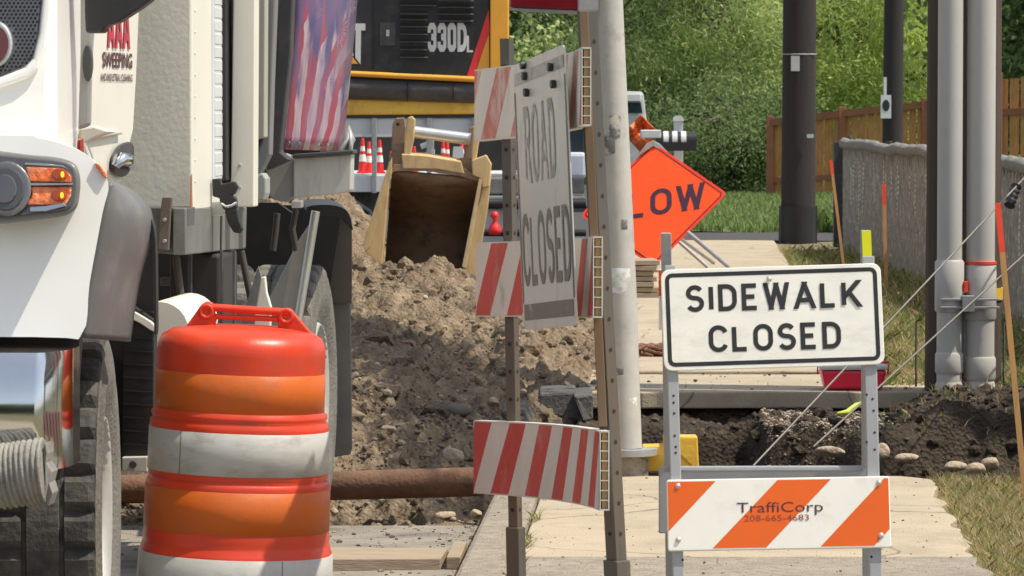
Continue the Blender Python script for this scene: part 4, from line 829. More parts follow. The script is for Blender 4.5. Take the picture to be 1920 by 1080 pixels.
# ================================================================== BARREL
def barrel():
    bx = at(441, 1085, 11.6); H0 = RZ; t = thing('traffic_barrel', (at(430, 1230, 11.6).x, 11.6, RZ), 'orange and white traffic barrel in front of the truck wheels', 'barrel')
    k = 11.6 / F
    def z(py): return (1230 - py) * k * 1.0 - (0)
    zoff = (atz(430, 1230, 0)).z
    # heights measured from the road: py -> height above road
    def hh(py): return at(430, py, 11.6).z - RZ
    R = lambda w_: w_ * k
    prof = [(R(196), 0.0), (R(196), .05), (R(187), .06), (R(184), hh(1115)), (R(181), hh(1040)), (R(181), hh(1030)), (R(179), hh(1026)), (R(176), hh(1016)), (R(174.5), hh(1012)), (R(176), hh(1005)), (R(174), hh(990)), (R(172), hh(908)), (R(172), hh(902)), (R(170), hh(897)), (R(166), hh(893)), (R(169), hh(888)), (R(169), hh(882)),
            (R(168), hh(802)), (R(168), hh(797)), (R(167), hh(788)), (R(162), hh(783)), (R(165), hh(778)), (R(165), hh(772)), (R(160), hh(767)), (R(158), hh(760)), (R(158), hh(695)), (R(158), hh(660)), (R(157), hh(645)), (R(150), hh(630)), (R(132), hh(619)), (R(90), hh(612)), (R(40), hh(609)), (0, hh(608))]
    wob = lambda a, h: 1 + .009 * math.sin(3 * a + h * 5) + .005 * math.sin(7 * a + 2 + h * 9) + .003 * math.sin(13 * a - h * 17)
    b = MB(); b.lathe(prof, 72, wob=wob); b.build('body', orange_plastic, t, world=False)
    for (y0, y1, r0, r1, m, nm) in ((766, 694, 159.6, 159.6, orange_sheet, 'orange_band'), (880, 801, 170.6, 169.4, white_sheet, 'white_band'), (988, 909, 175.2, 173.6, orange_sheet, 'orange_band'), (1112, 1032, 185.6, 182.4, white_sheet, 'white_band')):
        b = MB(); jr = random.Random(y0)
        w2 = lambda a, h: wob(a, h)
        b.lathe([(R(r0) - .002, hh(y0)), (R(r0), hh(y0) + .001), (R(r1), hh(y1) - .001), (R(r1) - .002, hh(y1))], 72, wob=w2); b.build(nm, m, t, world=False)
    for (y0, y1, r_, a_) in ((880, 801, 171.6, -2.2), (1112, 1032, 186, -1.0)):
        b = MB(); w0 = .9 / 170; b.lathe([(R(r_ - 1.2), hh(y0)), (R(r_), hh(y0) + .001), (R(r_ - (1.2 if y0 != 1112 else 3)), hh(y1) - .001)], 2, a0=a_ - w0, a1=a_ + w0, wob=wob); b.build('sheeting_seam', mat('seam_grey', (.22, .21, .19), .6), t, world=False)
    # base ring (rubber)
    b = MB(); b.lathe([(.0, .0), (.36, .0), (.37, .02), (.36, .045), (.29, .055), (.285, .06)], 40); b.build('base_ring', rubber, t, world=False)
    # handle: upright plate across x
    hd = MB(); X = lambda px: (px - 459) * k; Zh = lambda py: hh(py)
    for pl in ([(347, 622), (380, 572), (388, 567), (400, 569), (408, 600), (404, 622)], [(592, 624), (556, 585), (548, 575), (536, 573), (522, 603), (530, 622)], [(404, 612), (526, 614), (530, 624), (404, 622)]):
        hd.prism([V((X(x), -.018, Zh(y))) for x, y in pl], (0, .036, 0))
    for dy in (-.012, .012): hd.tube([(X(385), dy, Zh(578)), (X(545), dy, Zh(582))], .0105, 10)
    hd.box((X(400), -.014, Zh(600)), (X(526), .014, Zh(590)))
    ho = hd.build('handle', orange_plastic, t, world=False, bevel=.005, seg=3)
    for px, py in ((389, 586), (539, 589)):
        M = Matrix.Translation((X(px), -.016, Zh(py))) @ Matrix.Rotation(math.pi / 2, 4, 'X')
        b = MB(); b.lathe([(.010, .0), (.011, .007), (.020, .008), (.022, .005), (.023, -.002)], 20, M=M); b.build('bolt_boss', orange_plastic, ho, world=False)
        b = MB(); b.lathe([(.0, .001), (.010, .001)], 14, M=M); b.build('bolt_hole', black_plastic, ho, world=False)
    t.rotation_euler = (0, .040, .0)
barrel()
# ================================================================== SLOW SIGN
def slow_sign():
    C = at(1225, 383, 37.2); b_ = V((.645, -.17, .10)); a_ = V((.028, .36, .55)); u = (b_ + a_) * .5; 
    t = thing('slow_sign', (C.x, 37.4, 0), 'bright orange diamond SLOW sign on a folding stand behind the steel pole', 'sign')
    hb = b_.normalized(); ha = (a_ - hb * a_.dot(hb)).normalized(); fr = Fr(C, hb, ha)
    if fr.n.y > 0: fr.n = -fr.n
    D = .665
    def dia(s, r=.05, k=5):
        P = []; q = [(s, 0), (0, s), (-s, 0), (0, -s)]
        for i in range(4):
            c = V(q[i]) * ((s - r * 1.414) / s); a0 = 90 * i - 45
            for j in range(k + 1): a = math.radians(a0 + 90 * j / k); P.append((c.x + r * math.cos(a), c.y + r * math.sin(a)))
        return P
    b = MB(); b.prism([fr(x, y * .97, 0) for x, y in dia(D)], fr.n * -.004); b.build('sign_rim', slow_rim, t, bevel=.002)
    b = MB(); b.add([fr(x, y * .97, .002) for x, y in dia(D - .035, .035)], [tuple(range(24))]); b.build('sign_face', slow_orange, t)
    b = MB(); A = dia(D - .035, .035); B2 = dia(D - .048, .03); b.add([fr(x, y * .97, .004) for x, y in A + B2], [(i, (i + 1) % 24, 24 + (i + 1) % 24, 24 + i) for i in range(24)]); b.build('border', sign_black, t)
    b = MB(); stroke_text(b, 'SLOW', Fr(fr.o, (hb - ha * .06).normalized(), ha) if False else fr, .005, -.12, .27, .17, gap=.15, xs=.92, c=.004); b.build('legend', mat('sign_legend_dark', (.05, .02, .04), .5), t)
    # clip with flags holder
    b = MB(); tp = fr(0, D * .9, .01)
    b.prism([tp + V((-.15, 0, -.10)), tp + V((-.06, 0, .02)), tp + V((0, 0, .05)), tp + V((.0, 0, .0))], (0, -.02, 0)); b.prism([tp + V((.17, 0, -.10)), tp + V((.0, 0, .0)), tp + V((.0, 0, .05)), tp + V((.06, 0, .02))], (0, -.02, 0)); b.build('corner_clamp', alu, t, bevel=.004)
    b = MB(); b.tube([fr(0, D * .85, -.05), V((C.x, 37.75, .30)), V((C.x, 37.75, .12))], .02, 8); b.build('mast', galv, t)
    for sx, sy in ((.5, -.1), (.6, 1), (-.5, -.1), (-.6, 1)):
        b = MB(); b.tube([V((C.x, 37.75, .45)), V((C.x + sx, 37.8 + sy * .9, 0.01))], .016, 8); b.build('leg', galv, t)
    a, e = at(1290, 436, 36.9), at(1372, 505, 36.4); b = MB(); b.tube([a, e, e + (e - a) * .12], .02, 8); b.build('brace', galv, t)
slow_sign()
def far_sign():
    C = at(1202, 250, 50); t = thing('folded_sign', (C.x, 50, 0), 'crumpled orange mesh sign behind the mailbox', 'sign'); b = MB()
    pts = []; n = 8
    for i in range(n + 1):
        for j in range(n + 1):
            u_ = (i / n - .5); v_ = (j / n - .5); X = (u_ - v_) * .5; Z = (u_ + v_) * .22; pts.append(V((C.x + X * .42, 50 + .06 * math.sin(9 * u_) + .05 * math.sin(11 * v_), C.z + Z)))
    b.add(pts, [(i * (n + 1) + j, i * (n + 1) + j + 1, (i + 1) * (n + 1) + j + 1, (i + 1) * (n + 1) + j) for i in range(n) for j in range(n)]); o = b.build('sign_face', mat('orange_mesh', (.85, .16, .03), .6, var=.5, scale=14, spot=((.25, .06, .03), 12, .5, .6, .8)), t); so2 = o.modifiers.new('s', 'SOLIDIFY'); so2.thickness = .01
    b = MB(); b.tube([(C.x, 50.1, 0), (C.x, 50.1, C.z + .1)], .02, 8); b.build('mast', galv, t)
far_sign()
def mailbox():
    p = at(1272, 217, 47); t = thing('mailbox', (p.x, 47, 0), 'black mailbox with white bands on a white capped post above the diamond sign', 'mailbox'); X = p.x
    b = MB(); b.box((X - .05, 46.95, 0), (X + .05, 47.05, p.z - .06)); b.build('post', white_p, t, bevel=.005)
    b = MB(); b.box((X - .06, 46.93, p.z - .06), (X + .06, 47.07, p.z - .03)); b.prism([V((X - .06, 46.93, p.z - .03)), V((X + .06, 46.93, p.z - .03)), V((X + .03, 46.93, p.z)), V((X - .03, 46.93, p.z))], (0, .13, 0)); b.build('post_cap', white_p, t)
    z0, z1 = at(1272, 281, 46.7).z, at(1272, 247, 46.7).z; x0, x1 = at(1230, 260, 46.7).x, at(1305, 260, 46.7).x; r = (z1 - z0) / 2; b = MB()
    b.tube([(x0, 46.7, (z0 + z1) / 2), (x1, 46.7, (z0 + z1) / 2)], r, 16); b.box((x0, 46.7 - r, z0 - .01), (x1, 46.7 + r, (z0 + z1) / 2)); b.build('box', black_plastic, t, bevel=.004)
    b = MB()
    for f in (.18, .4, .62): b.tube([(x0 + (x1 - x0) * f, 46.7, (z0 + z1) / 2 + .003), (x0 + (x1 - x0) * (f + .13), 46.7, (z0 + z1) / 2 + .003)], r + .003, 16)
    b.build('white_band', white_p, t)
    b = MB(); b.box((x0 - .17, 46.6, z1 - .07), (x0 + .05, 46.85, z1 + .02)); b.build('newspaper_box', white_p, t, bevel=.01)
mailbox()
def far_car():
    X0, X1 = at(1130, 200, 62).x, at(1214, 200, 62).x; t = thing('parked_car', (X0, 63, -.1), 'pale van almost hidden behind the steel pole under the trees', 'van')
    z = lambda py: at(0, py, 62).z
    b = MB(); b.prism([V((X0, 62, -.0)), V((X1, 62, .0)), V((X1, 62, z(235))), V((X1 - .02, 62, z(215))), V((X1 - .06, 62, z(172))), V((X0, 62, z(170)))], (0, 3.5, 0)); b.build('body', mat('dull_white', (.45, .46, .44), .4, var=.2), t, bevel=.05)
    b = MB(); b.prism([V((X0 + .05, 61.98, z(212))), V((X1 - .07, 61.98, z(212))), V((X1 - .1, 61.98, z(192))), V((X0 + .05, 61.98, z(192)))], (0, .01, 0)); b.build('window', glass_d, t)
    b = MB(); b.box((X0 + .05, 61.96, z(190)), (X1 - .1, 62, z(176))); b.build('roof_trim', white_p, t, bevel=.01)
    for x in (X0 + .15, X1 - .2):
        b = MB(); b.lathe([(.0, -.1), (.2, -.1), (.27, -.06), (.27, .06), (.2, .1), (0, .1)], 20, M=Matrix.Translation((x, 62.5, .12)) @ Matrix.Rotation(math.pi / 2, 4, 'Y')); b.build('wheel', rubber, t)
far_car()
# ================================================================== EXCAVATOR AND BUCKET
def excavator():
    Y = 33.; P = lambda x, y, d=0: at(x, y, Y + d); z = lambda py: P(0, py).z
    t = thing('excavator', (P(500, 600).x, 34.3, RZ), 'yellow and black tracked excavator standing behind the white truck', 'excavator')
    def pr(name, pts, d0, dep, m, par=t, bev=0, label=None):
        b = MB(); b.prism([P(x, y, d0) for x, y in pts], (0, dep, 0)); o = b.build(name, m, par, bevel=bev)
        if label: o['label'] = label
        return o
    body = pr('side_panel', [(180, -420), (918, -420), (918, 152), (655, 137), (180, 108)], 0, 2.6, exc_black, bev=.01)
    pr('panel_seam', [(699, -60), (702, -60), (702, 138), (699, 138)], -.004, .003, exc_slat, body)
    b = MB()
    for (x0, x1, y0, y1) in ((750, 818, -110, 14), (750, 802, 40, 112), (822, 888, -110, 42), (750, 802, 16, 38)):
        n = max(2, int((y1 - y0) / 12.5))
        for i in range(n):
            ya = y0 + (y1 - y0) * i / n; b.prism([P(x0, ya + 3, -.004), P(x1, ya + 3.5, -.004), P(x1, ya + 9.5, -.004), P(x0, ya + 9, -.004)], (0, .003, 0)); b.prism([P(x0, ya + 8, -.012), P(x1, ya + 8.5, -.012), P(x1, ya + 11, -.05), P(x0, ya + 10.5, -.05)], (0, .03, 0), 1)
    b.build('louvres', [exc_slat, mat('louvre_edge', (.07, .068, .062), .5, var=.2)], body)
    pr('latch', [(712, 42), (742, 42), (742, 86), (712, 86)], -.01, .012, dark_grey, body, .004); pr('latch_knob', [(724, 56), (730, 56), (730, 68), (724, 68)], -.025, .02, alu, body, .002)
    pr('red_stripe', [(916, 18), (918.5, 60), (887, 146), (876, 141)], -.006, .004, mat('stripe_red', (.75, .04, .04), .4), body)
    pr('yellow_stripe', [(917, 62), (917.5, 150), (888, 147)], -.005, .004, exc_yellow, body)
    b = MB(); fr = Fr(P(846, 97, -.004), (1, 0, 0), (0, 0, 1)); k = Y / F; fr.n = V((0, -1, 0))
    fr4 = Fr(fr.o, (.46, 0, 0), (0, 0, 1)); fr4.n = fr.n; stroke_text(b, '330D', fr4, -16 * k, 0, 54 * k, .23, gap=.09, xs=.85, c=.002); b.build('number', white_p, body)
    b = MB(); stroke_text(b, 'L', fr, 36 * k, -1 * k, 33 * k, .12, gap=.1, xs=.6, c=.002); b.build('letter', white_p, body)
    b = MB(); b.prism([P(x, y, -.005) for x, y in ((661, 44), (685, 44), (685, 57), (677, 57), (676, 121), (666, 108), (667, 57), (661, 57))], (0, .003, 0))
    b.prism([P(x, y, -.0055) for x, y in ((634, 44), (650, 44), (663, 105), (652, 105), (648, 86), (636, 86), (632, 105), (620, 105))], (0, .003, 0))
    b.prism([P(x, y, -.0055) for x, y in ((578, 52), (590, 44), (614, 44), (614, 60), (594, 62), (593, 88), (614, 90), (614, 106), (590, 106), (578, 98))], (0, .003, 0)); b.build('lettering', white_p, body)
    pr('yellow_triangle', [(655, 98), (671, 120), (640, 118)], -.008, .003, exc_yellow, body)
    pr('corner_column', [(919, -420), (954, -420), (954, 132), (919, 132)], -.03, 2.5, exc_yellow, bev=.01)
    b = MB(); b.tube([P(180, 113, -.03), P(655, 138, -.03), P(895, 149, -.03)], .022, 8); b.build('trim_line', exc_yellow, t)
    b = MB(); b.tube([P(180, 150, .1), P(655, 164, .1), P(892, 171, .1)], .095, 20); b.build('black_bumper_roll', mat('roll_black', (.07, .07, .072), .38, var=.2, scale=5, spot=((.16, .15, .13), 6, .5, .75, .6)), t)
    for x in (763, 849): pr('roll_joint', [(x, 151), (x + 1.5, 151), (x + 1.5, 190), (x, 190)], .0, .02, exc_slat)
    pr('lower_sill', [(180, 172), (655, 182), (892, 186), (892, 214), (655, 216), (180, 216)], .12, 2.3, mat('dirty_yellow', (.85, .55, .09), .5, var=.15, scale=4, spot=((.28, .17, .06), 5, .52, .75, .6)), bev=.02)
    pr('lower_edge', [(180, 216), (892, 214), (892, 221), (180, 223)], .14, 2.2, exc_black)
    # undercarriage, left, behind the truck
    xs = [P(250, 0).x, P(600, 0).x]; b = MB(); b.box((xs[0] + .2, 33.7, .35), (xs[1] - .2, 35.4, 1.4)); b.build('undercarriage', exc_black, t, bevel=.03)
    for yy_ in (33.2, 35.3):
        b = MB(); R = .42; path = [V((xs[0] - .6 + R * math.cos(a) * 1, yy_, RZ + R + R * math.sin(a))) for a in np.linspace(math.pi / 2, 1.5 * math.pi, 9)] + [V((xs[1] + .0 + R * math.cos(a), yy_, RZ + R + R * math.sin(a))) for a in np.linspace(-math.pi / 2, math.pi / 2, 9)]
        b.prism(path, (0, .55, 0)); b.build('track', exc_slat, t, bevel=.02)
    b = MB(); b.prism([P(60, -1000, .6), P(200, -500, .6), P(300, -420, .6), P(330, -500, .6), P(180, -1000, .6)], (0, .5, 0)); b.build('boom', exc_yellow, t, bevel=.02)
excavator()
def bucket():
    Y = 29.6; P = lambda x, y, d=0: at(x, y, Y + d); t = thing('excavator_bucket', tuple(P(800, 515)), 'detached tan steel bucket resting on the soil heap, its dark mouth toward the camera', 'bucket')
    def pr(name, pts, d0, ext, m, bev=.008):
        b = MB(); b.prism([P(x, y, d0) for x, y in pts], ext); return b.build(name, m, t, bevel=bev)
    # curved inner back: from top lip back and down
    b = MB(); n = 12; L_ = []; R_ = []
    for i in range(n + 1):
        f = i / n; d = .75 * math.sin(f * math.pi * .9) + .02; y = 318 + (205 + 10) * f
        L_.append(P(735 - 16 * f, y, d)); R_.append(P(903 - 30 * f, y + 15 * (1 - f), d))
    vs = []
    for a, c in zip(L_, R_): vs += [a, c]
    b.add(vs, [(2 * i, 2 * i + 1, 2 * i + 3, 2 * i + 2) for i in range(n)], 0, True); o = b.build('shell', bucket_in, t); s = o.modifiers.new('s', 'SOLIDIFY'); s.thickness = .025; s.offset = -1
    # side plates, inner faces
    side = lambda: [(0, 0), (.0, 0)]
    for nm, top, bot, e in (('side_plate', (733, 318), (716, 530), -1), ('side_plate', (905, 335), (868, 530), 1)):
        n = 12; pts = []
        for i in range(n + 1):
            f = i / n; d = .75 * math.sin(f * math.pi * .9) + .02; pts.append(P(top[0] + (bot[0] - top[0]) * f, top[1] + (bot[1] - top[1]) * f, d))
        front = [P(top[0], top[1], -.02), P(bot[0], bot[1], -.02)]
        poly = [front[0]] + pts + [front[1]]; b = MB(); b.prism(poly, (e * .022, 0, 0)); b.build(nm, bucket_m, t)
    # flared wings seen beside the mouth
    pr('left_wing', [(735, 296), (731, 325), (716, 500), (712, 495), (683, 470), (686, 450), (728, 318)], -.03, (0, .25, .0), bucket_m, .006)
    pr('left_wing_edge', [(735, 294), (728, 310), (682, 452), (684, 474), (693, 462), (735, 325)], -.045, (0, .03, .0), bucket_m, .004)
    pr('right_wing', [(893, 300), (913, 292), (921, 330), (915, 390), (893, 520), (868, 505), (870, 480), (903, 360), (905, 335)], -.03, (0, .12, .0), bucket_m, .006)
    pr('right_edge', [(898, 335), (905, 335), (880, 470), (874, 503), (866, 500), (872, 470)], -.05, (0, .03, .0), mat('worn_edge', (.62, .47, .27), .5, var=.2, scale=8), .004)
    # top plate
    pr('top_plate', [(753, 289), (800, 292), (864, 303), (871, 326), (820, 317), (755, 316)], -.02, (0, .16, .02), bucket_m, .006)
    pr('gusset', [(729, 300), (738, 270), (757, 268), (758, 318), (733, 324)], .03, (0, .05, 0), bucket_in, .004); pr('gusset', [(860, 296), (890, 296), (894, 340), (868, 330)], .03, (0, .05, 0), bucket_in, .004)
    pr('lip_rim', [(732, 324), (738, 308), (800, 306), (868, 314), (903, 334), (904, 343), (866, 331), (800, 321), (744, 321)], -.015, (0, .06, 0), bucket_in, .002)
    pr('lug', [(884, 300), (912, 290), (922, 308), (917, 350), (904, 352), (903, 336), (886, 328)], -.05, (0, .10, 0), bucket_m, .008)
    # ears
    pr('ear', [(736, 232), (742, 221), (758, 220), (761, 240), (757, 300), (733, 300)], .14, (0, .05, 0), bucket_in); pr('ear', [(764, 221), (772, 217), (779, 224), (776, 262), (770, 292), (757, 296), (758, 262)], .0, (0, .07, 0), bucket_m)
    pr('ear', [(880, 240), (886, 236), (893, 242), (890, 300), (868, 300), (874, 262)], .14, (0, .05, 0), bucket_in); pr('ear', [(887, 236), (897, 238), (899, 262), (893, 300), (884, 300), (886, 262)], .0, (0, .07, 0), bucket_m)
    b = MB(); b.tube([P(746, 233, .13), P(746, 233, .12)], .012, 8); b.build('pin_hole', exc_slat, t)
    b = MB(); b.tube([P(774, 247, .1), P(882, 261, .1)], .042, 16); b.build('pin', alu, t)
    for k in range(4):
        x = 705 + 46 * k
        pr('tooth', [(x, 512 + k * 3), (x + 16, 512 + k * 3), (x + 13, 545), (x + 3, 545)], .0, (0, .05, 0), bucket_m)
bucket()
# ================================================================== WORK TRUCK WITH CONES
def work_truck():
    Y = 46.; P = lambda x, y, d=0: at(x, y, Y + d); z = lambda py: P(0, py).z; X = lambda px: P(px, 0).x
    t = thing('flatbed_truck', (X(800), 47, RZ), 'white flatbed work truck loaded with cones behind the bucket', 'truck')
    def bx(name, x0, x1, y0, y1, d0, dep, m, bev=.006):
        b = MB(); b.box((X(x0), Y + d0, z(y1)), (X(x1), Y + d0 + dep, z(y0))); return b.build(name, m, t, bevel=bev)
    bx('upper_side_board', 420, 892, 222, 257, 0, .05, white_p); bx('upper_rail', 560, 1000, 214, 222, -.02, .06, alu)
    bx('deck', 420, 1000, 326, 336, 0, 2.2, white_p); bx('lower_side_board', 420, 722, 329, 360, -.04, .05, white_p); bx('chassis', 420, 985, 360, 395, .2, 1.6, grey_p)
    for x in (480, 590, 697, 800, 885): bx('stake_post', x, x + 9, 216, 362, -.08, .06, galv)
    bx('rear_wall', 420, 1000, 236, 326, 2.2, .05, under_black)
    bx('bumper_beam', 895, 1095, 332, 362, -.3, .25, frame_grey, .02); bx('step', 900, 1095, 366, 372, -.35, .3, alu)
    for y0, y1 in ((371, 390), (428, 441)):
        b = MB(); r = (z(y0) - z(y1)) / 2; b.tube([(X(893), Y - .4, (z(y0) + z(y1)) / 2), (X(1098), Y - .4, (z(y0) + z(y1)) / 2)], r, 14); b.build('crash_bar', black_plastic, t)
    bx('tail_panel', 905, 1000, 392, 428, -.2, .1, white_p); bx('lower_tail', 900, 1095, 441, 458, -.2, .2, white_p)
    for x in (460, 560, 650):
        b = MB(); b.lathe([(0, -.14), (.3, -.14), (.42, -.1), (.42, .1), (.3, .14), (0, .14)], 28, M=Matrix.Translation((X(x), Y + .3, RZ + .42)) @ Matrix.Rotation(math.pi / 2, 4, 'X')); b.build('wheel', rubber, t)
    bx('cab', 1010, 1100, 222, 300, .3, 1.5, glass_d, .03); bx('bonnet', 1010, 1100, 286, 335, .1, 1.8, mat('pale_blue_white', (.55, .58, .66), .35), .04)
    # cones and small load
    def cone(px, ytop, ybot, d, label, src=[None]):
        if src[0] is None:
            c = thing('traffic_cone', (0, 0, 0), label, 'cone', 'red cones standing on the flatbed'); h = .37
            b = MB(); b.lathe([(.012, h), (.016, h - .01), (.024, .25), (.046, .02)], 14); b.lathe([(0, h), (.012, h)], 14); b.build('body', cone_red, c, world=False)
            b = MB(); b.lathe([(.0390, .125), (.0305, .20)], 14); b.lathe([(.0265, .235), (.022, .285)], 14); b.build('collar', sign_white, c, world=False)
            b = MB(); b.box((-.06, -.06, 0), (.06, .06, .02)); b.build('base', cone_red, c, world=False); src[0] = c; c_ = c
        else: c_ = copy_tree(src[0])
        p = P(px, ybot, d); c_.location = (p.x, p.y, z(326)); s = (ybot - ytop) / F * (Y + d) / .37; c_.scale = (s, s, s); c_['label'] = label
    cone(680, 259, 325, .3, 'leftmost red cone on the flatbed, next to the truck box'); cone(692, 266, 325, .5, 'short red cone second from the left on the flatbed')
    cone(712, 262, 325, .25, 'red cone just right of the thin grey upright on the flatbed'); cone(733, 259, 300, .6, 'red cone beside the left ear of the bucket')
    cone(777, 270, 320, .6, 'red cone half hidden behind the bucket top plate'); cone(831, 265, 325, .4, 'red cone behind the bucket pin, left of its neighbour'); cone(839, 268, 325, .6, 'red cone touching the cone behind the bucket pin')
    cone(866, 266, 325, .35, 'rightmost red cone on the flatbed, right of the white stand'); cone(874, 270, 325, .6, 'red cone at the right end of the flatbed beside the bucket ear')
    b = MB(); a = [P(x, y, .3) for x, y in ((846, 325), (850, 275), (868, 275), (872, 325), (867, 325), (864, 300), (853, 300), (851, 325))]; b.prism(a, (0, .04, 0)); tag(b.build('sign_stand', white_p, base=tuple(P(858, 325, .3))), 'small white folded stand among the cones on the flatbed', 'stand')
    b = MB(); b.tube([P(803, 318, .3), P(800, 285, .3)], .02, 8); b.tube([P(789, 275, .3), P(806, 268, .3)], .03, 10); b.tube([P(811, 322, .3), P(812, 262, .3)], .012, 6); b.tube([P(811, 322, .3), P(811, 280, .3)], .025, 8); tag(b.build('work_lamp', white_p, base=tuple(P(803, 325, .3))), 'white swivel work lamp on the flatbed behind the bucket pin', 'lamp')
    b = MB(); b.lathe([(0, 0), (.06, 0), (.075, .05), (.05, .1), (.02, .15), (.05, .2), (.03, .24), (0, .25)], 12, M=Matrix.Translation(P(928, 440, -.5))); tag(b.build('red_ribbon', cone_red, base=tuple(P(928, 440, -.5))), 'red ribbon bundle tied behind the left barricade post', 'ribbon')
work_truck()
# ================================================================== SWEEPER TRUCK
def sweeper():
    DIR = .078; O = V((-1.124, 11.8, RZ)); ey = V((DIR, 1, 0)).normalized(); ex = V((ey.y, -ey.x, 0))
    def L(x, y, z): return O + ex * x + ey * y + V((0, 0, z))
    t = thing('sweeper_truck', tuple(O), 'white street sweeping truck with lettered door, chrome bumper and dirty tyres', 'truck')
    TF = lambda px, py, yl: onp(px, py, O + ey * yl, ey); TS = lambda px, py, xl: onp(px, py, O + ex * xl, ex)
    def pf(name, pts, yl, dep, m, bev=0, par=None, seg=2, label=None, shift=None):
        b = MB(); b.prism([TF(x, y, yl) for x, y in pts], ey * dep + (shift or V((0, 0, 0)))); o = b.build(name, m, par or t, bevel=bev, seg=seg)
        if label: o['label'] = label
        return o
    def ps(name, pts, xl, dep, m, bev=0, par=None, seg=2):
        b = MB(); b.prism([TS(x, y, xl) for x, y in pts], ex * dep); return b.build(name, m, par or t, bevel=bev, seg=seg)
    def smooth(pts, k=4):
        n = len(pts); out = []
        for i in range(n):
            p0, p1, p2, p3 = [V(pts[(i + j - 1) % n]) for j in range(4)]
            for s in range(k):
                f = s / k; out.append(.5 * ((2 * p1) + (-p0 + p2) * f + (2 * p0 - 5 * p1 + 4 * p2 - p3) * f * f + (-p0 + 3 * p1 - 3 * p2 + p3) * f ** 3))
        return [(q.x, q.y) for q in out]
    # hood
    SL = lambda y: (630 - y) / 380 * .13                              # the whole nose leans back
    def pg(name, pts, yl, dep, m, bev=0, par=None, seg=2, inward=.173):
        b = MB(); b.prism([TF(x, y, yl + SL(y)) for x, y in pts], ey * dep - ex * dep * inward); return b.build(name, m, par or t, bevel=bev, seg=seg)
    b = MB(); rows_ = []
    for y in (330, 250, 100, -300):
        s_ = SL(y); rows_.append([TF(-1500, y, -.80 + s_), TF(96, y, -.80 + s_), TF(107, y, -.775 + s_), TF(151 - max(0, y - 200) * .09, y, -.34 + s_), TF(151 - max(0, y - 200) * .09, y, -.34 + s_) + ey * .25 - ex * .1, TF(-1500, y, .1 + s_)])
    vs = [p for r_ in rows_ for p in r_]; b.add(vs, [(j * 6 + i, j * 6 + i + 1, j * 6 + i + 7, j * 6 + i + 6) for j in range(3) for i in range(5)] + [(0, 5, 4, 3, 2, 1), (18, 19, 20, 21, 22, 23)]); hood = b.build('hood', truck_white, t, bevel=.02, seg=4)
    ps('hood_seam', [(150, 0), (151.5, 0), (141, 262), (139.5, 262)], -.045, .004, dark_grey, 0, hood) if False else None
    # grille
    gp = [(-900, -300), (77, -300), (78, 0), (72, 60), (60, 108), (44, 124), (0, 143), (-60, 150), (-900, 150)]
    gr = pg('grille', gp, -.812, .03, mat('grille_grey', (.10, .105, .12), .5, var=.1), .006, hood)
    pg('grille_frame', [(86, -300), (100, -300), (98, 20), (88, 90), (72, 130), (50, 148), (0, 165), (-900, 172), (-900, 152), (-60, 152), (0, 145), (46, 127), (62, 110), (74, 62), (80, 0)], -.822, .03, truck_white, .010, hood, 3)
    b = MB(); inside = lambda x, y: y < 140 - x * .35 and x < 75 - max(0, y - 10) * .13 and not ((x) ** 2 / 30 ** 2 + (y - 82) ** 2 / 40 ** 2 < 1)
    row = 0; y = -120
    while y < 140:
        x = -150 + (4 if row % 2 else 0)
        while x < 76:
            if inside(x, y + .0): b.add([TF(x + 2.7 * math.cos(a), y + 2.7 * math.sin(a), -.8135 + SL(y)) for a in np.arange(0, 6.28, 1.0472)], [(0, 1, 2, 3, 4, 5)])
            x += 8
        y += 7; row += 1
    b.build('grille_holes', exc_slat, gr)['kind'] = 'stuff'
    ell = lambda cx, cy, rx, ry, n=28: [(cx + rx * math.cos(2 * math.pi * i / n), cy + ry * math.sin(2 * math.pi * i / n)) for i in range(n)]
    em = pg('oval_emblem_ring', ell(-10, 82, 34, 44), -.835, .04, alu, .006, hood); pg('oval_emblem', ell(-11, 82, 27, 35), -.842, .01, mat('maroon', (.13, .03, .02), .25, coat=.6), 0, em)
    # fender with the nose under the lamp
    fen = pg('fender', smooth([(-1500, 250), (-600, 250), (0, 253), (70, 258), (130, 274), (175, 300), (203, 345), (192, 400), (168, 530), (152, 628), (60, 632), (-600, 628), (-1500, 628)], 4), -.93, .50, truck_white, .06, seg=6, inward=.20)
    # lamp pod standing proud of the fender
    pod = pg('lamp_housing', smooth([(-60, 292), (60, 292), (128, 302), (148, 325), (149, 365), (138, 396), (90, 410), (-60, 412)], 4), -1.06, .2, mat('lamp_housing_grey', (.17, .165, .155), .4, .1), .012, fen, 3)
    pg('lamp_bezel', smooth([(-60, 299), (60, 299), (124, 308), (140, 327), (141, 362), (130, 388), (86, 398), (-60, 400)], 4), -1.068, .02, mat('lamp_reflector', (.16, .155, .15), .22, .6, var=.2, scale=20), 0, pod)
    for nm, pp in (('turn_signal', [(48, 312), (118, 314), (134, 330), (134, 342), (56, 340)]), ('turn_signal', [(58, 350), (134, 350), (133, 368), (124, 384), (50, 384), (60, 366)])):
        o = pg(nm, pp, -1.076, .012, amber, .003, pod)
    for x, y in ((117, 327), (116, 366)):
        pg('bulb_shade', ell(x - 5, y, 15, 11), -1.082, .006, mat('amber_shade', (.35, .07, .02), .3), .002, pod); pg('bulb', ell(x, y, 3, 5.5), -1.088, .008, bulb, 0, pod)
    pg('lamp_divider', [(46, 343), (136, 343), (136, 347), (48, 348)], -1.083, .01, chrome, .002, pod)
    pg('lamp_trim', [(56, 388), (84, 386), (120, 380), (126, 386), (86, 396), (56, 397)], -1.078, .008, chrome, .002, pod); pg('lamp_trim', [(46, 304), (118, 310), (128, 318), (116, 313), (46, 309)], -1.078, .008, chrome, .002, pod)
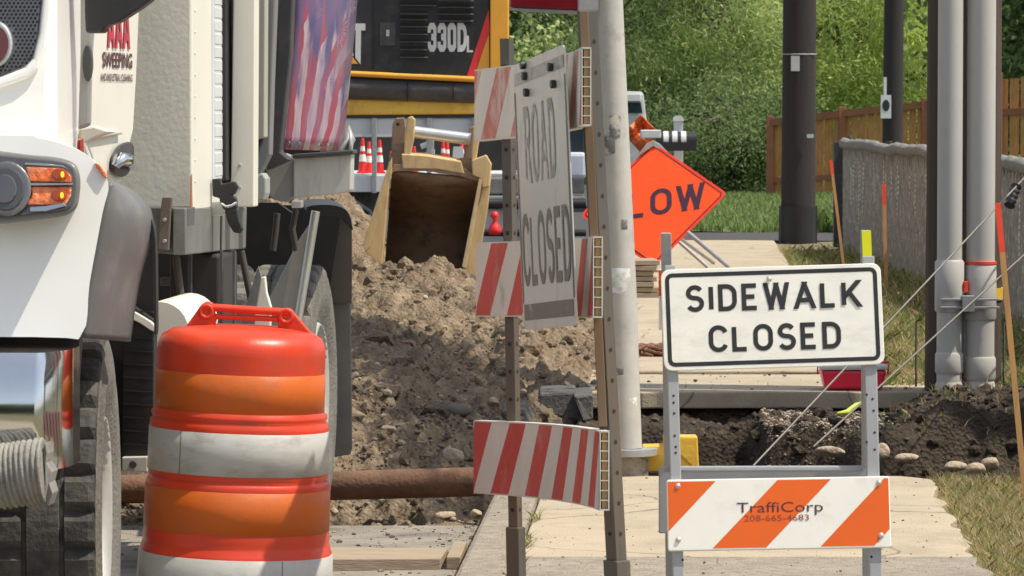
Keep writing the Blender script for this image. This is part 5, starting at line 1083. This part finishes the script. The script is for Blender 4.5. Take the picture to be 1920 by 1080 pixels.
    hl = pg('headlight_ring', ell(12, 354, 47, 52), -1.086, .03, mat('lamp_ring', (.22, .215, .21), .25, .6), .008, pod, 3)
    pg('headlight_inner', ell(9, 354, 37, 41), -1.092, .01, mat('lamp_dark', (.09, .09, .09), .15, .3, coat=.7), .004, hl); pg('headlight_lens', ell(8, 354, 24, 28), -1.098, .01, mat('lamp_lens', (.12, .12, .12), .08, .4, coat=1), .004, hl)
    pg('side_marker', [(176, 306), (184, 306), (202, 330), (200, 335), (192, 330)], -.945, .03, amber, .003, fen)
    # grey flare
    IN = [(203, 344), (196, 372), (188, 410), (178, 460), (168, 515), (158, 575), (148, 632)]; OUT = [(205, 346), (246, 364), (276, 396), (276, 446), (258, 510), (247, 570), (237, 640)]
    b = MB(); rows_ = []; nc = 8
    def sp(A, f):
        f = f * (len(A) - 1); i = min(len(A) - 2, int(f)); g = f - i; p0, p1, p2, p3 = [V(A[max(0, min(len(A) - 1, i + j))]) for j in (-1, 0, 1, 2)]
        return .5 * ((2 * p1) + (-p0 + p2) * g + (2 * p0 - 5 * p1 + 4 * p2 - p3) * g * g + (-p0 + 3 * p1 - 3 * p2 + p3) * g ** 3)
    for j in range(25):
        a_, c_ = sp(IN, j / 24), sp(OUT, j / 24); rows_.append([TF(*(a_ + (c_ - a_) * (i / nc)), -.52 + .05 * (1 - math.cos(i / nc * 1.5)) + .34 * (i / nc) ** 1.8) for i in range(nc + 1)])
    b.add([p for r_ in rows_ for p in r_], [(j * (nc + 1) + i, j * (nc + 1) + i + 1, (j + 1) * (nc + 1) + i + 1, (j + 1) * (nc + 1) + i) for j in range(24) for i in range(nc)], 0, True); fl = b.build('fender_flare', flare_grey, t); sf_ = fl.modifiers.new('s', 'SOLIDIFY'); sf_.thickness = .012; sf_.offset = -1
    pf('flare_rim', smooth([(272, 400), (283, 410), (291, 448), (293, 560), (293, 620), (289, 620), (287, 520), (284, 450)], 3), -.16, .04, black_plastic, .006)
    # wheel well liner behind
    pf('wheel_well', [(120, 350), (262, 380), (288, 430), (292, 470), (292, 620), (288, 850), (100, 850)], .62, .03, under_black)
    mf = pf('front_mudflap', [(232, 560), (289, 600), (288, 860), (228, 858)], .58, .03, black_plastic, .004)
    b = MB()
    for i in range(11): b.prism([TF(232, 580 + i * 25, .578), TF(288, 584 + i * 25, .578), TF(288, 587 + i * 25, .578), TF(232, 583 + i * 25, .578)], ey * -.008)
    b.build('flap_rib', black_plastic, mf)
    pf('step_bracket', [(228, 857), (277, 856), (277, 886), (228, 884)], .55, .04, mat('step_white', (.5, .48, .44), .5), .004); pf('step_bolt', ell(249, 871, 7, 7, 10), .54, .01, dark_grey, .002)
    pf('white_liner_edge', smooth([(240, 580), (262, 590), (288, 608), (288, 622), (262, 606), (240, 594)], 3), .56, .03, post_cream, .003)
    # bumper
    bm_ = MB(); zt, zb = TF(60, 662, -1.15).z, TF(60, 884, -1.15).z; A = [TF(-1500, 700, -1.15), TF(66, 700, -1.15), TF(86, 700, -1.135), TF(126, 700, -1.02), TF(136, 700, -.95), TF(139, 700, -.93) + ey * .08, TF(60, 700, -.80), TF(-1500, 700, -.80)]
    rows_ = []
    for f in np.linspace(0, 1, 17): bul = .035 * (1 - abs(2 * f - .9) ** 2.2); rows_.append([V((p.x, p.y, zb + (zt - zb) * f)) - ey * bul * (1, 1, .9, .5, .2, 0, 0, 0)[i] for i, p in enumerate(A)])
    nA = len(A); bm_.add([p for r_ in rows_ for p in r_], [(j * nA + i, j * nA + (i + 1) % nA, (j + 1) * nA + (i + 1) % nA, (j + 1) * nA + i) for j in range(16) for i in range(nA)], 0, True); bm_.add(rows_[0], [tuple(range(nA))]); bm_.add(rows_[-1], [tuple(range(nA))]); bp = bm_.build('bumper', chrome, t)
    bp.data.shade_auto_smooth(angle=.5) if hasattr(bp.data, 'shade_auto_smooth') else None
    pf('bumper_reflector_tape', [(81, 700), (86, 700), (84, 862), (78, 862)], -1.155, .004, faded_red, 0, bp) if False else None
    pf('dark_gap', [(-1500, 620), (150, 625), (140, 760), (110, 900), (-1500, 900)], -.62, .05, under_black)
    # hose
    hb = MB(); n = 110; hz = TF(40, 888, -1.05); pts = []; rr = []
    for i in range(n * 3):
        x = -900 + 985 * i / (n * 3 - 1); pts.append(TF(x, 888 - 6 * math.sin(i * .08), -1.27)); rr.append(.079 + .005 * math.sin(i * 1.9))
    hb.tube(pts, rr, 22); ho = hb.build('ribbed_hose', mat('dirty_hose', (.27, .255, .22), .8, var=.25, scale=9, spot=((.12, .11, .1), 14, .5, .7, .8), bump=.4), t)
    tb = MB(); pp = [(84, 830), (90, 850), (87, 868), (98, 885), (93, 905), (99, 925), (90, 950), (84, 945), (80, 900), (78, 850)]; tb.prism([TF(x, y, -1.30 + .03 * random.random()) for x, y in pp], ey * .08); tb.build('torn_hose_end', mat('torn_grey', (.22, .21, .19), .7, var=.3, scale=20), ho, bevel=.003)
    # tyres
    def tyre(cx, cy, R, wd, steer, nm, par, m1=rubber, m2=rubber_d, hub=.05, nuts=False):
        c = L(cx, cy, R) if isinstance(cx, float) else cx; M = Matrix.Translation(c) @ (Matrix.Rotation(-math.atan(DIR) + steer, 4, 'Z')) @ Matrix.Rotation(math.pi / 2, 4, 'Y')
        o = thing(nm, tuple(c), '', ''); o.parent = par; o.location = c - wloc(par)
        for k in ('label', 'category'):
            if k in o: del o[k]
        h = wd / 2; b = MB(); N = 120
        def wob(a, z):
            return 1
        # tread with lug gaps at the shoulders
        prof = [(R * .955, -h), (R * .985, -h * .97), (R, -h * .86), (R, -h * .42), (R * .975, -h * .40), (R * .975, -h * .32), (R, -h * .30), (R, h * .30), (R * .975, h * .32), (R * .975, h * .40), (R, h * .42), (R, h * .86), (R * .985, h * .97), (R * .955, h)]
        vs = []
        for i, (r_, z_) in enumerate(prof):
            for k in range(N):
                a = 2 * math.pi * k / N; q = r_
                if abs(z_) > h * .38 and k % 4 == 0: q = min(q, R * .952)
                vs.append(M @ V((q * math.cos(a), q * math.sin(a), z_)))
        fs = [(i * N + k, i * N + (k + 1) % N, (i + 1) * N + (k + 1) % N, (i + 1) * N + k) for i in range(len(prof) - 1) for k in range(N)]
        b.add(vs, fs, 0, False); b.build('tread', m1, o)
        b = MB()
        for s in (1, -1): b.lathe([(R * .956, s * h), (R * .93, s * (h + .004)), (R * .90, s * (h + .001)), (R * .80, s * (h + .012)), (R * .70, s * (h + .006)), (R * .60, s * (h - .012)), (R * .55, s * (h - .02))], 72, M=M, wob=lambda a, z: 1 + .0015 * math.sin(a * 40))
        b.build('sidewall', m2, o)
        b = MB()
        for s in (1, -1): b.lathe([(R * .55, s * (h - .018)), (R * .53, s * (h - .004)), (R * .50, s * (h - .03)), (R * .44, s * (h - .06)), (R * .30, s * (h - .03)), (R * .20, s * (h - .02)), (R * .18, s * (h - .02 + hub)), (R * .08, s * (h + hub)), (0, s * (h + hub))], 40, M=M)
        b.build('rim', mat('dirty_rim', (.55, .54, .5), .5, .2, var=.2), o)
        for k in range(10 if nuts else 0):
            a = 2 * math.pi * k / 10; p_ = M @ V((R * .25 * math.cos(a), R * .25 * math.sin(a), h - .02 + min(0, hub))); q_ = M @ V((R * .25 * math.cos(a), R * .25 * math.sin(a), h + .015 + min(0, hub))); b = MB(); b.tube([p_, q_], .014, 6); b.build('wheel_nut', dark_grey, o)
        return o
    tyre(-.14, 0., .5, .28, .105, 'wheel', t, hub=-.04)
    tyre(-2.3, 0., .5, .28, .074, 'wheel', t)
    # rear axle (dual), positions from the picture
    q = at(605, 737, 16.7); lx = (q - O).dot(ex)
    tyre(lx - .125, 4.9, .5, .25, 0., 'wheel', t, rubber_d, rubber_d, hub=-.09, nuts=True); tyre(lx - .41, 4.9, .5, .25, 0., 'wheel', t); tyre(lx - 2.0, 4.9, .5, .25, 0., 'wheel', t)
    q = at(498, 700, 15.3); lx2 = (q - O).dot(ex); tyre(lx2 - .13, 3.35, .5, .25, 0., 'wheel', t, rubber_d, rubber_d)
    # pillar, mirror
    pf('cab_pillar', [(150, -200), (176, -200), (176, 60), (172, 120), (170, 236), (144, 244), (146, 180)], .0, .02, mat('pillar_grey', (.34, .34, .325), .4, var=.08), .01)
    o = pf('round_cap', ell(163, 118, 9, 34), -.02, .03, dark_grey, .006)
    pf('mirror', [(158, -200), (330, -200), (286, -2), (262, 16), (222, 42), (196, 50), (194, 62), (160, 62), (158, 20)], -.35, .07, black_plastic, .015, seg=3)
    # cab shell behind
    cb = MB(); a0 = TS(246, 100, -.14); la = (a0 - O).dot(ey); cb.prism([L(-.16, .05, 1.0), L(-2.35, .05, 1.0), L(-2.35, .05, 2.9), L(-.2, .05, 2.9)], ey * 1.0); cb.build('cab', door_white, t, bevel=.02)
    # door on the side
    dr = ps('door', [(166, -200), (268, -200), (262, 0), (256, 140), (250, 245), (244, 270), (226, 346), (205, 352), (150, 330), (150, 236)], -.085, -.05, door_white, .008)
    ps('door_crease', [(150, 247), (220, 247), (222, 252), (160, 262)], -.084, .014, mat('door_crease', (.5, .47, .4), .4), .004, dr)
    ps('red_reflector', [(143, 262), (150, 258), (151, 286), (145, 288)], -.07, .01, mat('lens_red', (.5, .03, .02), .2, coat=.5), .002, dr)
    pf('cowl_panel', [(148, 240), (176, 236), (214, 247), (180, 258), (162, 268), (172, 300), (148, 285)], .05, .04, post_cream, .006)
    # lettering on the door (side plane)
    p0 = TS(192, 150, -.085); fr = Fr(p0 + ex * .002, ey, V((0, 0, 1))); p1 = TS(246, 150, -.085); Wd = (p1 - p0).length; fr.n = ex.copy()
    kz = (p0.y / F)
    text_mesh('lettering', 'SWEEPING', .060, mat('maroon_ink', (.09, .02, .03), .5), fr, Wd * .5, TS(215, 126, -.085).z - p0.z, dr, Wd / .275, .001, .0015)
    text_mesh('small_lettering', 'AND INDUSTRIAL CLEANING', .030, mat('maroon_ink', (.09, .02, .03), .5), fr, Wd * .47, TS(215, 152, -.085).z - p0.z, dr, Wd / .36, .001, .0006)
    b = MB(); za = TS(218, 91, -.085).z - p0.z; hA = .125
    for i in range(3):
        c = Wd * (.26 + .27 * i); w_ = Wd * .12; sl = hA * .25
        b.add([fr(x, y_, .002) for x, y_ in ((c - w_, za), (c - w_ * .45, za), (c + w_ * .1, za + hA), (c - w_ * .35, za + hA))], [(0, 1, 2, 3)]); b.add([fr(x, y_, .0022) for x, y_ in ((c + w_ * .5, za), (c + w_ * 1.05, za), (c + w_ * .45, za + hA), (c - w_ * .1, za + hA))], [(0, 1, 2, 3)]); b.add([fr(x, y_, .0024) for x, y_ in ((c - w_ * .4, za + hA * .2), (c + w_ * .6, za + hA * .2), (c + w_ * .5, za + hA * .38), (c - w_ * .3, za + hA * .38))], [(0, 1, 2, 3)])
    b.build('large_lettering', mat('crimson_ink', (.5, .02, .05), .5), dr)
    # door handle recess
    hr = ps('handle_recess', smooth([(210, 322), (208, 300), (214, 280), (228, 268), (243, 268), (246, 290), (240, 318), (226, 332)], 3), -.078, .010, dark_grey, .004, dr)
    b = MB(); b.tube([TS(216, 312, -.06), TS(226, 298, -.045), TS(240, 300, -.045), TS(247, 312, -.06)], [.012, .02, .02, .01], 10); b.build('door_handle', chrome, hr)
    # ---- body box
    yb = 1.32; c0 = TF(360, 390, yb); xb = (c0 - O).dot(ex)
    bx_ = MB(); zt = 3.2; zb = c0.z; bx_.prism([V((p.x, p.y, zb)) for p in (L(xb, yb, 0), L(-2.35, yb, 0), L(-2.35, yb + .9, 0), L(xb - .12, yb + .9, 0), L(xb - .12, yb + .25, 0), L(xb - .004, yb + .02, 0))], (0, 0, zt)); body = bx_.build('body_box', box_grey, t, bevel=.006)
    def sidebox(nm, pxa, pxb, ya, yb_, x0, x1, m, bev=.004, top=None, pad=0):
        """box on the side: pixel columns pxa..pxb measured on side plane x1"""
        a = (TS(pxa, 300, x1) - O).dot(ey); c = (TS(pxb, 300, x1) - O).dot(ey); zb_ = TS((pxa + pxb) / 2, yb_, x1).z - RZ; zt_ = 3.3 if top is None else TS((pxa + pxb) / 2, top, x1).z - RZ
        b = MB(); b.prism([L(x0, a, zb_), L(x1, a, zb_), L(x1, c, zb_), L(x0, c, zb_)], (0, 0, zt_ - zb_)); return b.build(nm, m, t, bevel=bev)
    sidebox('corner_post', 361, 412, 0, 391, xb - .3, xb, post_cream)
    sl = sidebox('roller_shutter', 400, 437, 0, 336, xb - .2, xb + .005, mat('shutter_white', (.62, .64, .64), .5, var=.06))
    b = MB(); a = (TS(400, 300, xb) - O).dot(ey); c = (TS(436, 300, xb) - O).dot(ey)
    for i in range(44):
        z_ = TS(418, 336, xb).z - RZ + .01 + i * .042; b.prism([L(xb + .004, a, z_), L(xb + .0065, a, z_ + .004), L(xb + .0065, a, z_ + .034), L(xb + .004, a, z_ + .038)], ey * (c - a))
    b.build('shutter_slats', mat('shutter_white', (.62, .64, .64)), sl)['kind'] = 'stuff'
    sidebox('black_channel', 424, 446, 0, 337, xb, xb + .018, black_plastic)
    # second post stands proud, its broad face to the camera
    yc = (TS(437, 300, xb + .03) - O).dot(ey)
    pf('rear_post', [(441, -300), (480, -300), (476, 388), (432, 388)], yc, .10, post_cream, .004)
    pf('beige_strip', [(482, -300), (499, -300), (496, 258), (478, 262)], yc + .25, .08, mat('beige_strip', (.42, .40, .34), .5, var=.05), .004)
    pf('grey_post', [(497, -300), (528, -300), (510, 160), (506, 290), (486, 330), (477, 300), (492, 262)], yc + .35, .08, mat('mid_grey_post', (.20, .20, .20), .5, var=.1), .006)
    pf('dark_column', [(520, -300), (560, -300), (545, 100), (526, 285), (545, 300), (500, 320), (507, 250), (518, 100)], yc + .6, .08, dark_grey, .006)
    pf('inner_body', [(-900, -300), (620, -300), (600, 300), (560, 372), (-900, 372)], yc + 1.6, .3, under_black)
    # flag art panel, slightly curved
    fm = bpy.data.materials.new('flag_art'); fm.use_nodes = True; N = fm.node_tree.nodes; Lk = fm.node_tree.links; bs = N['Principled BSDF']; bs.inputs['Roughness'].default_value = .25; bs.inputs['Coat Weight'].default_value = .4
    uv = N.new('ShaderNodeUVMap'); uv.uv_map = 'UVMap'; nz = N.new('ShaderNodeTexNoise'); nz.inputs['Scale'].default_value = 1.4; nz.inputs['Detail'].default_value = 3; mpv = N.new('ShaderNodeMapping'); mpv.inputs['Scale'].default_value = (1, 1.2, 1); Lk.new(uv.outputs[0], mpv.inputs[0]); Lk.new(mpv.outputs[0], nz.inputs[0])
    sx = N.new('ShaderNodeSeparateXYZ'); Lk.new(uv.outputs[0], sx.inputs[0])
    def M_(op, a, b_=None):
        n = N.new('ShaderNodeMath'); n.operation = op
        for i, v_ in enumerate((a, b_)):
            if v_ is None: continue
            if isinstance(v_, (int, float)): n.inputs[i].default_value = v_
            else: Lk.new(v_, n.inputs[i])
        return n.outputs[0]
    wv = M_('ADD', M_('MULTIPLY', sx.outputs[0], 5.2), M_('ADD', M_('MULTIPLY', nz.outputs[0], 1.6), M_('MULTIPLY', M_('MULTIPLY', sx.outputs[1], sx.outputs[0]), -2.5)))
    st = M_('GREATER_THAN', M_('FRACT', wv), .5)
    mixc = lambda f, a, b_: (lambda n: n.outputs[2])((lambda n: (setattr(n, 'data_type', 'RGBA'), [Lk.new(v_, n.inputs[i]) if not isinstance(v_, tuple) else setattr(n.inputs[i], 'default_value', (*v_, 1)) for i, v_ in ((6, a), (7, b_))], Lk.new(f, n.inputs[0]), n)[-1])(N.new('ShaderNodeMix')))
    base_ = mixc(st, (.40, .07, .10), (.50, .40, .44))
    n3 = N.new('ShaderNodeTexNoise'); n3.inputs['Scale'].default_value = 2.6; n3.inputs['Detail'].default_value = 5; mp3 = N.new('ShaderNodeMapping'); mp3.inputs['Scale'].default_value = (2.2, .7, 1); Lk.new(uv.outputs[0], mp3.inputs[0]); Lk.new(mp3.outputs[0], n3.inputs[0])
    up_ = M_('MULTIPLY', M_('SUBTRACT', sx.outputs[1], .45), 1.6)
    bl = N.new('ShaderNodeMapRange'); bl.inputs[1].default_value = .50; bl.inputs[2].default_value = .62; Lk.new(M_('ADD', n3.outputs[0], M_('MULTIPLY', up_, .22)), bl.inputs[0])
    c2 = mixc(bl.outputs[0], base_, (.10, .09, .22))
    n4 = N.new('ShaderNodeTexNoise'); n4.inputs['Scale'].default_value = 3.1; mp4 = N.new('ShaderNodeMapping'); mp4.inputs['Scale'].default_value = (1.8, .6, 1); mp4.inputs['Location'].default_value = (5, 3, 0); Lk.new(uv.outputs[0], mp4.inputs[0]); Lk.new(mp4.outputs[0], n4.inputs[0])
    b2 = N.new('ShaderNodeMapRange'); b2.inputs[1].default_value = .40; b2.inputs[2].default_value = .64; b2.inputs[4].default_value = .8; Lk.new(n4.outputs[0], b2.inputs[0])
    c3 = mixc(b2.outputs[0], c2, (.27, .15, .24)); Lk.new(c3, bs.inputs['Base Color'])
    FL = [(560, -300), (548, 60), (524, 278)]; FR_ = [(690, -300), (664, 40), (640, 283)]
    rows = 24; cols = 8; vs = []; uvs = []
    def lin(A, y):
        for a, c in zip(A[:-1], A[1:]):
            if y <= c[1] or c is A[-1]: f = (y - a[1]) / (c[1] - a[1]); return a[0] + (c[0] - a[0]) * f
    for j in range(rows + 1):
        yy_ = -300 + 580 * j / rows; xl, xr = lin(FL, yy_), lin(FR_, yy_)
        for i in range(cols + 1):
            f = i / cols; vs.append(TF(xl + (xr - xl) * f, yy_ + 3 * f, yc + .75 + .35 * f - .08 * math.sin(f * math.pi))); uvs.append((f, 1 - max(0, yy_) / 285))
    b = MB(); b.add(vs, [(j * (cols + 1) + i, j * (cols + 1) + i + 1, (j + 1) * (cols + 1) + i + 1, (j + 1) * (cols + 1) + i) for j in range(rows) for i in range(cols)], 0, True)
    fo = b.build('flag_art_panel', fm, t); me = fo.data; ul = me.uv_layers.new(name='UVMap')
    for lp in me.loops: ul.data[lp.index].uv = uvs[lp.vertex_index]
    sf = fo.modifiers.new('s', 'SOLIDIFY'); sf.thickness = .006
    for cx, cy, R in ((635, 55, 34), (595, 18, 22), (655, 8, 22), (610, 150, 22)):            # firework bursts of thin pale strokes
        b = MB()
        for k in range(26):
            a = k * 2 * math.pi / 26 + .1 * random.random(); r1 = R * (.6 + .5 * random.random()); f = (cx - lin(FL, cy)) / (lin(FR_, cy) - lin(FL, cy)); dpt = yc + .735 + .35 * f - .08 * math.sin(f * math.pi)
            p_ = [(cx + .25 * r1 * .5 * math.cos(a), cy + .25 * r1 * math.sin(a)), (cx + r1 * .5 * math.cos(a) + .5, cy + r1 * math.sin(a)), (cx + r1 * .5 * math.cos(a + .02), cy + r1 * math.sin(a + .02) + .6)]
            b.add([TF(x, y, dpt) for x, y in p_], [(0, 1, 2)])
        b.build('firework_burst', mat('burst_pink', (.75, .6, .68), .4), fo)
    for x, y in ((541, 268), (560, 269), (597, 272), (615, 272)):
        pf('rivet', ell(x, y, 3, 4.5, 10), yc + .72, .03, chrome, .002, fo)
    # lamp box below the panel
    lb = pf('tool_box', [(550, 296), (660, 288), (658, 358), (640, 363), (550, 373)], yc + .70, .08, mat('tool_box_grey', (.60, .59, .55), .5, .2, var=.08, spot=((.28, .26, .23), 5, .5, .7, .6), stretch=(3, 3, .6)), .006)
    pf('tool_box_lid', [(549, 289), (662, 281), (663, 289), (549, 297)], yc + .66, .12, dark_grey, .004, lb)
    pf('box_flank', smooth([(502, 300), (548, 292), (549, 372), (512, 374), (503, 360), (500, 330)], 3), yc + .72, .05, mat('flank_grey', (.30, .295, .275), .5, var=.1), .008, seg=3)
    pf('small_plate', [(474, 330), (492, 324), (499, 335), (499, 362), (495, 376), (474, 376)], yc + .3, .1, mat('plate_greenish', (.36, .37, .33), .5, var=.06), .006)
    b = MB(); b.tube([TF(640, 282, yc + .8), TF(650, 262, yc + .8), TF(655, 240, yc + .85), TF(660, 262, yc + .8), TF(655, 285, yc + .8)], .013, 8); b.build('rope_hook', galv, t)
    # frame rail under the box
    pf('frame_front', [(270, 388), (352, 390), (348, 478), (278, 474)], yb - .12, .15, mat('frame_dark', (.10, .10, .095), .6, var=.15), .004)
    sa = (TF(348, 430, yb - .12) - O).dot(ex); ps('frame_side', [(348, 390), (463, 388), (461, 466), (348, 478)], sa + .004, -.04, frame_grey, .004)
    ps('frame_seam', [(414, 395), (416, 395), (415, 470), (413, 470)], sa + .0055, .003, dark_grey)
    b = MB(); b.box((0, 0, 0), (1, 1, 1)) if False else None
    br = pf('hinge_bracket', [(304, 370), (322, 370), (320, 392), (316, 470), (296, 466), (300, 400)], yb - .16, .03, mat('rusty_bracket', (.12, .095, .075), .7, var=.3), .003)
    for y in (412, 452): pf('bracket_bolt', ell(308, y, 3.5, 3.5, 8), yb - .175, .02, galv, .001, br)
    ps('rust_edge', [(357, 330), (359, 326), (360, 392), (356, 392)], xb + .003, .002, mat('rust_stain', (.28, .12, .05), .9, var=.3), 0)
    for y in range(20, 380, 40):
        for x in (366, 407):
            if y % 80 == 20 or x == 366: q_ = TS(x, y, xb + .001); b = MB(); b.lathe([(0, .003), (.004, .002), (.006, 0)], 8, M=Matrix.Translation(q_) @ ex.to_track_quat('Z', 'Y').to_matrix().to_4x4()); b.build('rivet', post_cream, t)
    for y in (310, 352): pf('bolt_head', ell(449, y, 3, 3.4, 8), yc - .006, .01, galv, .001)
    # latch
    yl_ = (TS(397, 360, xb) - O).dot(ey) - .03; lt = MB()
    for P_ in ([(397, 336), (412, 334), (415, 345), (440, 340), (446, 350), (440, 364), (425, 370), (412, 372), (398, 368)], [(410, 370), (432, 364), (443, 372), (444, 390), (436, 398), (418, 392)], [(421, 395), (444, 392), (448, 412), (455, 430), (450, 438), (438, 436), (428, 420)]):
        lt.prism([TF(x, y, yl_) for x, y in P_], ey * .03)
    lo = lt.build('latch', black_plastic, t, bevel=.004); pf('latch_plate', [(393, 380), (424, 378), (424, 404), (393, 406)], yl_ + .01, .03, alu, .003, lo); b = MB(); b.tube([TF(416, 382, yl_ - .02), TF(424, 388, yl_ - .03), TF(434, 386, yl_ - .03), TF(443, 380, yl_ - .02)], .005, 6); b.build('latch_wire', chrome, lo)
    # underbody
    pf('chassis', [(-900, 380), (470, 380), (520, 380), (548, 400), (548, 880), (300, 880), (-900, 880)], 5.15, .05, under_black)
    for k, pts_ in enumerate(([(452, 470), (470, 560), (500, 640)], [(520, 400), (516, 440), (512, 470)], [(330, 480), (340, 560), (332, 640)], [(555, 392), (548, 430), (556, 470)])):
        b = MB(); b.tube([TF(x, y, (2.6, 4.0, 1.5, 3.9)[k]) for x, y in pts_], .012, 8); b.build('hose', mat('hose_brown', (.06, .05, .04), .6), t)
    for (x0, x1) in ((352, 358), (412, 416), (436, 440)): pf('hanger', [(x0, 470), (x1, 470), (x1, 720), (x0, 720)], yb + .3, .03, dark_grey)
    pf('battery_box', [(318, 470), (412, 478), (412, 640), (318, 640)], yb + .45, .4, mat('box_brown_black', (.035, .03, .028), .6), .01)
    tk = MB(); tk.tube([TF(300, 620, .95), TF(300, 620, .95) + ey * .6], .086, 24); tk.build('air_tank', post_cream, t, bevel=.01)
    tk = MB(); tk.tube([TF(310, 590, 1.0), TF(345, 640, 1.0)], .03, 10); tk.build('tank_strap', post_cream, t)
    pf('white_bracket', [(489, 520), (497, 518), (500, 548), (508, 575), (506, 640), (474, 640), (478, 590)], yc + .2, .03, post_cream, .004)
    pf('blue_grey_plate', [(484, 500), (440, 640), (485, 640), (500, 560)], yc + .5, .02, frame_grey)
    # rear fender, flap
    yr = 4.1; pf('fender_support', [(592, 402), (548, 640), (470, 640), (503, 563), (560, 450)], yr, .02, mat('support_plate', (.42, .41, .38), .4, .3, var=.12), .004)
    b = MB(); b.tube([TF(592, 396, yr - .03), TF(580, 470, yr - .03), TF(552, 640, yr - .03)], .017, 10); b.build('support_edge', alu, t)
    b = MB(); arcp = []
    fd = pf('rear_fender', smooth([(575, 388), (620, 384), (650, 394), (660, 420), (660, 432), (640, 408), (600, 404), (585, 410)], 3), yr + .02, .9, black_plastic, .008, shift=-ex * .13)
    pf('fender_liner', [(500, 384), (600, 386), (640, 404), (600, 660), (500, 660)], 5.36, .03, under_black)
    pf('upper_flap', smooth([(588, 408), (592, 403), (646, 401), (656, 408), (659, 424), (659, 558), (655, 568), (632, 568), (600, 566), (584, 540), (584, 430)], 2), 5.42, .02, flap_m, .004)
    pf('mudflap', [(600, 560), (657, 560), (660, 840), (656, 852), (600, 862)], 5.46, .02, mat('dusty_flap', (.20, .185, .165), .85, var=.15, scale=4, spot=((.12, .1, .085), 5, .45, .7, .7)), .004)
    pf('flap_rim', [(590, 402), (648, 399), (656, 404), (659, 420), (655, 412), (646, 405), (592, 408)], 5.39, .02, flare_grey, .003)
    pf('axle_housing', [(300, 700), (560, 690), (560, 730), (300, 740)], 4.95, .1, under_black, .02)
    pf('cross_member', [(300, 520), (352, 520), (352, 536), (300, 536)], yb + .8, .03, frame_grey, .004)
    pf('light_bar', [(546, 376), (566, 376), (566, 390), (546, 390)], yc + .6, .05, alu, .004)
sweeper()

# ================================================================== OUT OF VIEW: ADDED SHADE TREE, MIRRORED TREELINE
def added_shade_tree():  # unseen tree, added to throw the shadow band over the heap
    t = thing('added_shade_tree', (4.9, 20.2, 0), 'unseen tree added beyond the right edge, its limb set to shade the soil heap', 'tree'); r = np.random.default_rng(77)
    b = MB(); b.tube([(4.9, 20.2, -.1), (4.8, 20.3, 2.2), (4.6, 20.35, 3.6), (4.55, 20.4, 4.2)], [.12, .09, .06, .03], 10); b.tube([(4.6, 20.3, 3.6), (3.2, 20.3, 4.7), (2.25, 20.3, 4.95)], [.055, .04, .03], 6)
    b.tube([(1.75, 23.6, 5.0), (2.2, 20.3, 4.95), (2.6, 17.3, 4.8)], [.02, .05, .02], 6); b.build('trunk', bark, t)
    n = 15000; f = r.random(n); c = np.stack([1.72 + .95 * f, 23.7 - 6.4 * f, 4.95 + 0 * f], -1); lump = .6 + .8 * np.abs(np.sin(f * 9)); P = c + r.normal(size=(n, 3)) * np.array([.17, .3, .2]) * lump[:, None]
    d = r.normal(size=(n, 3)); d /= np.linalg.norm(d, axis=1)[:, None]; q = np.cross(d, r.normal(size=(n, 3))); q /= np.linalg.norm(q, axis=1)[:, None]
    np_mesh('crown', np.stack([P, P + d * .05 + q * .028, P + d * .11, P + d * .05 - q * .028], 1) - np.array([4.9, 20.2, 0]), 4, LW, r.integers(0, 3, n), parent=t)
added_shade_tree()
r = np.random.default_rng(51); n = 9000; P = np.stack([-30 + 60 * r.random(n), -38 - 5 * r.random(n), -.5 + 7 * r.random(n)], -1)
d = r.normal(size=(n, 3)); d /= np.linalg.norm(d, axis=1)[:, None]; s_ = np.cross(d, r.normal(size=(n, 3))); s_ /= np.linalg.norm(s_, axis=1)[:, None]
np_mesh('woodland', np.stack([P, P + d * .6 + s_ * .35, P + d * 1.2, P + d * .6 - s_ * .35], 1), 4, LD, r.integers(0, 3, n), 'green treeline behind the viewer, seen only mirrored in the chrome bumper', 'woodland', 'stuff')
# grit and crumbs on the road, kerb and walk
def litter(name, n, fn, z, lo, hi, mats, label, seed):
    r = np.random.default_rng(seed); u, y = fn(r, n); s = lo * (hi / lo) ** (r.random(n) ** 2.5); v = IV1[None] * (1 + .25 * np.sin(IV1[None] @ np.array([2., 3., 1.7]) + r.random((n, 1)) * 6)[..., None]) * s[:, None, None]
    v = v * np.array([1, 1, .6]) + np.stack([u + K * y, y, z + s * .3], -1)[:, None]; tri = v[:, IF1, :].reshape(-1, 3, 3)
    np_mesh(name, tri, 3, mats, np.repeat(r.integers(0, len(mats), n), len(IF1)), label, 'grit', 'stuff')
litter('road_grit', 900, lambda r, n: (-.74 - 1.6 * r.random(n) ** 2.2, 13.2 + 3.3 * r.random(n) ** .6), RZ, .0025, .012, [gm[1], gm[2], gm[0], soil_m], 'grit and soil crumbs on the road beside the kerb', 61)
litter('walk_grit', 420, lambda r, n: (-.7 + 1.65 * r.random(n), 13 + 4 * r.random(n)), 0., .0015, .006, [gm[2], soil_m, gm[1]], 'small dark crumbs scattered on the near sidewalk', 62)
litter('far_walk_grit', 260, lambda r, n: (-.5 + 1.7 * r.random(n), 21.9 + 6 * r.random(n) ** 1.5), .006, .003, .014, [gm[2], soil_m, gm[1]], 'soil crumbs scattered on the far walk past the trench', 63)
r = np.random.default_rng(64); n = 900; y = 13 + 3.8 * r.random(n); u = -.54 + .03 * r.random(n); k = fbm(y * 2.5, y * 0, 3, 6) > .05
grass('joint_weeds', u[k], y[k], 0 * u[k] - .01, .015, .06, .002, straw, 'dry weeds growing in the joint between kerb and sidewalk', 65, 1.2)
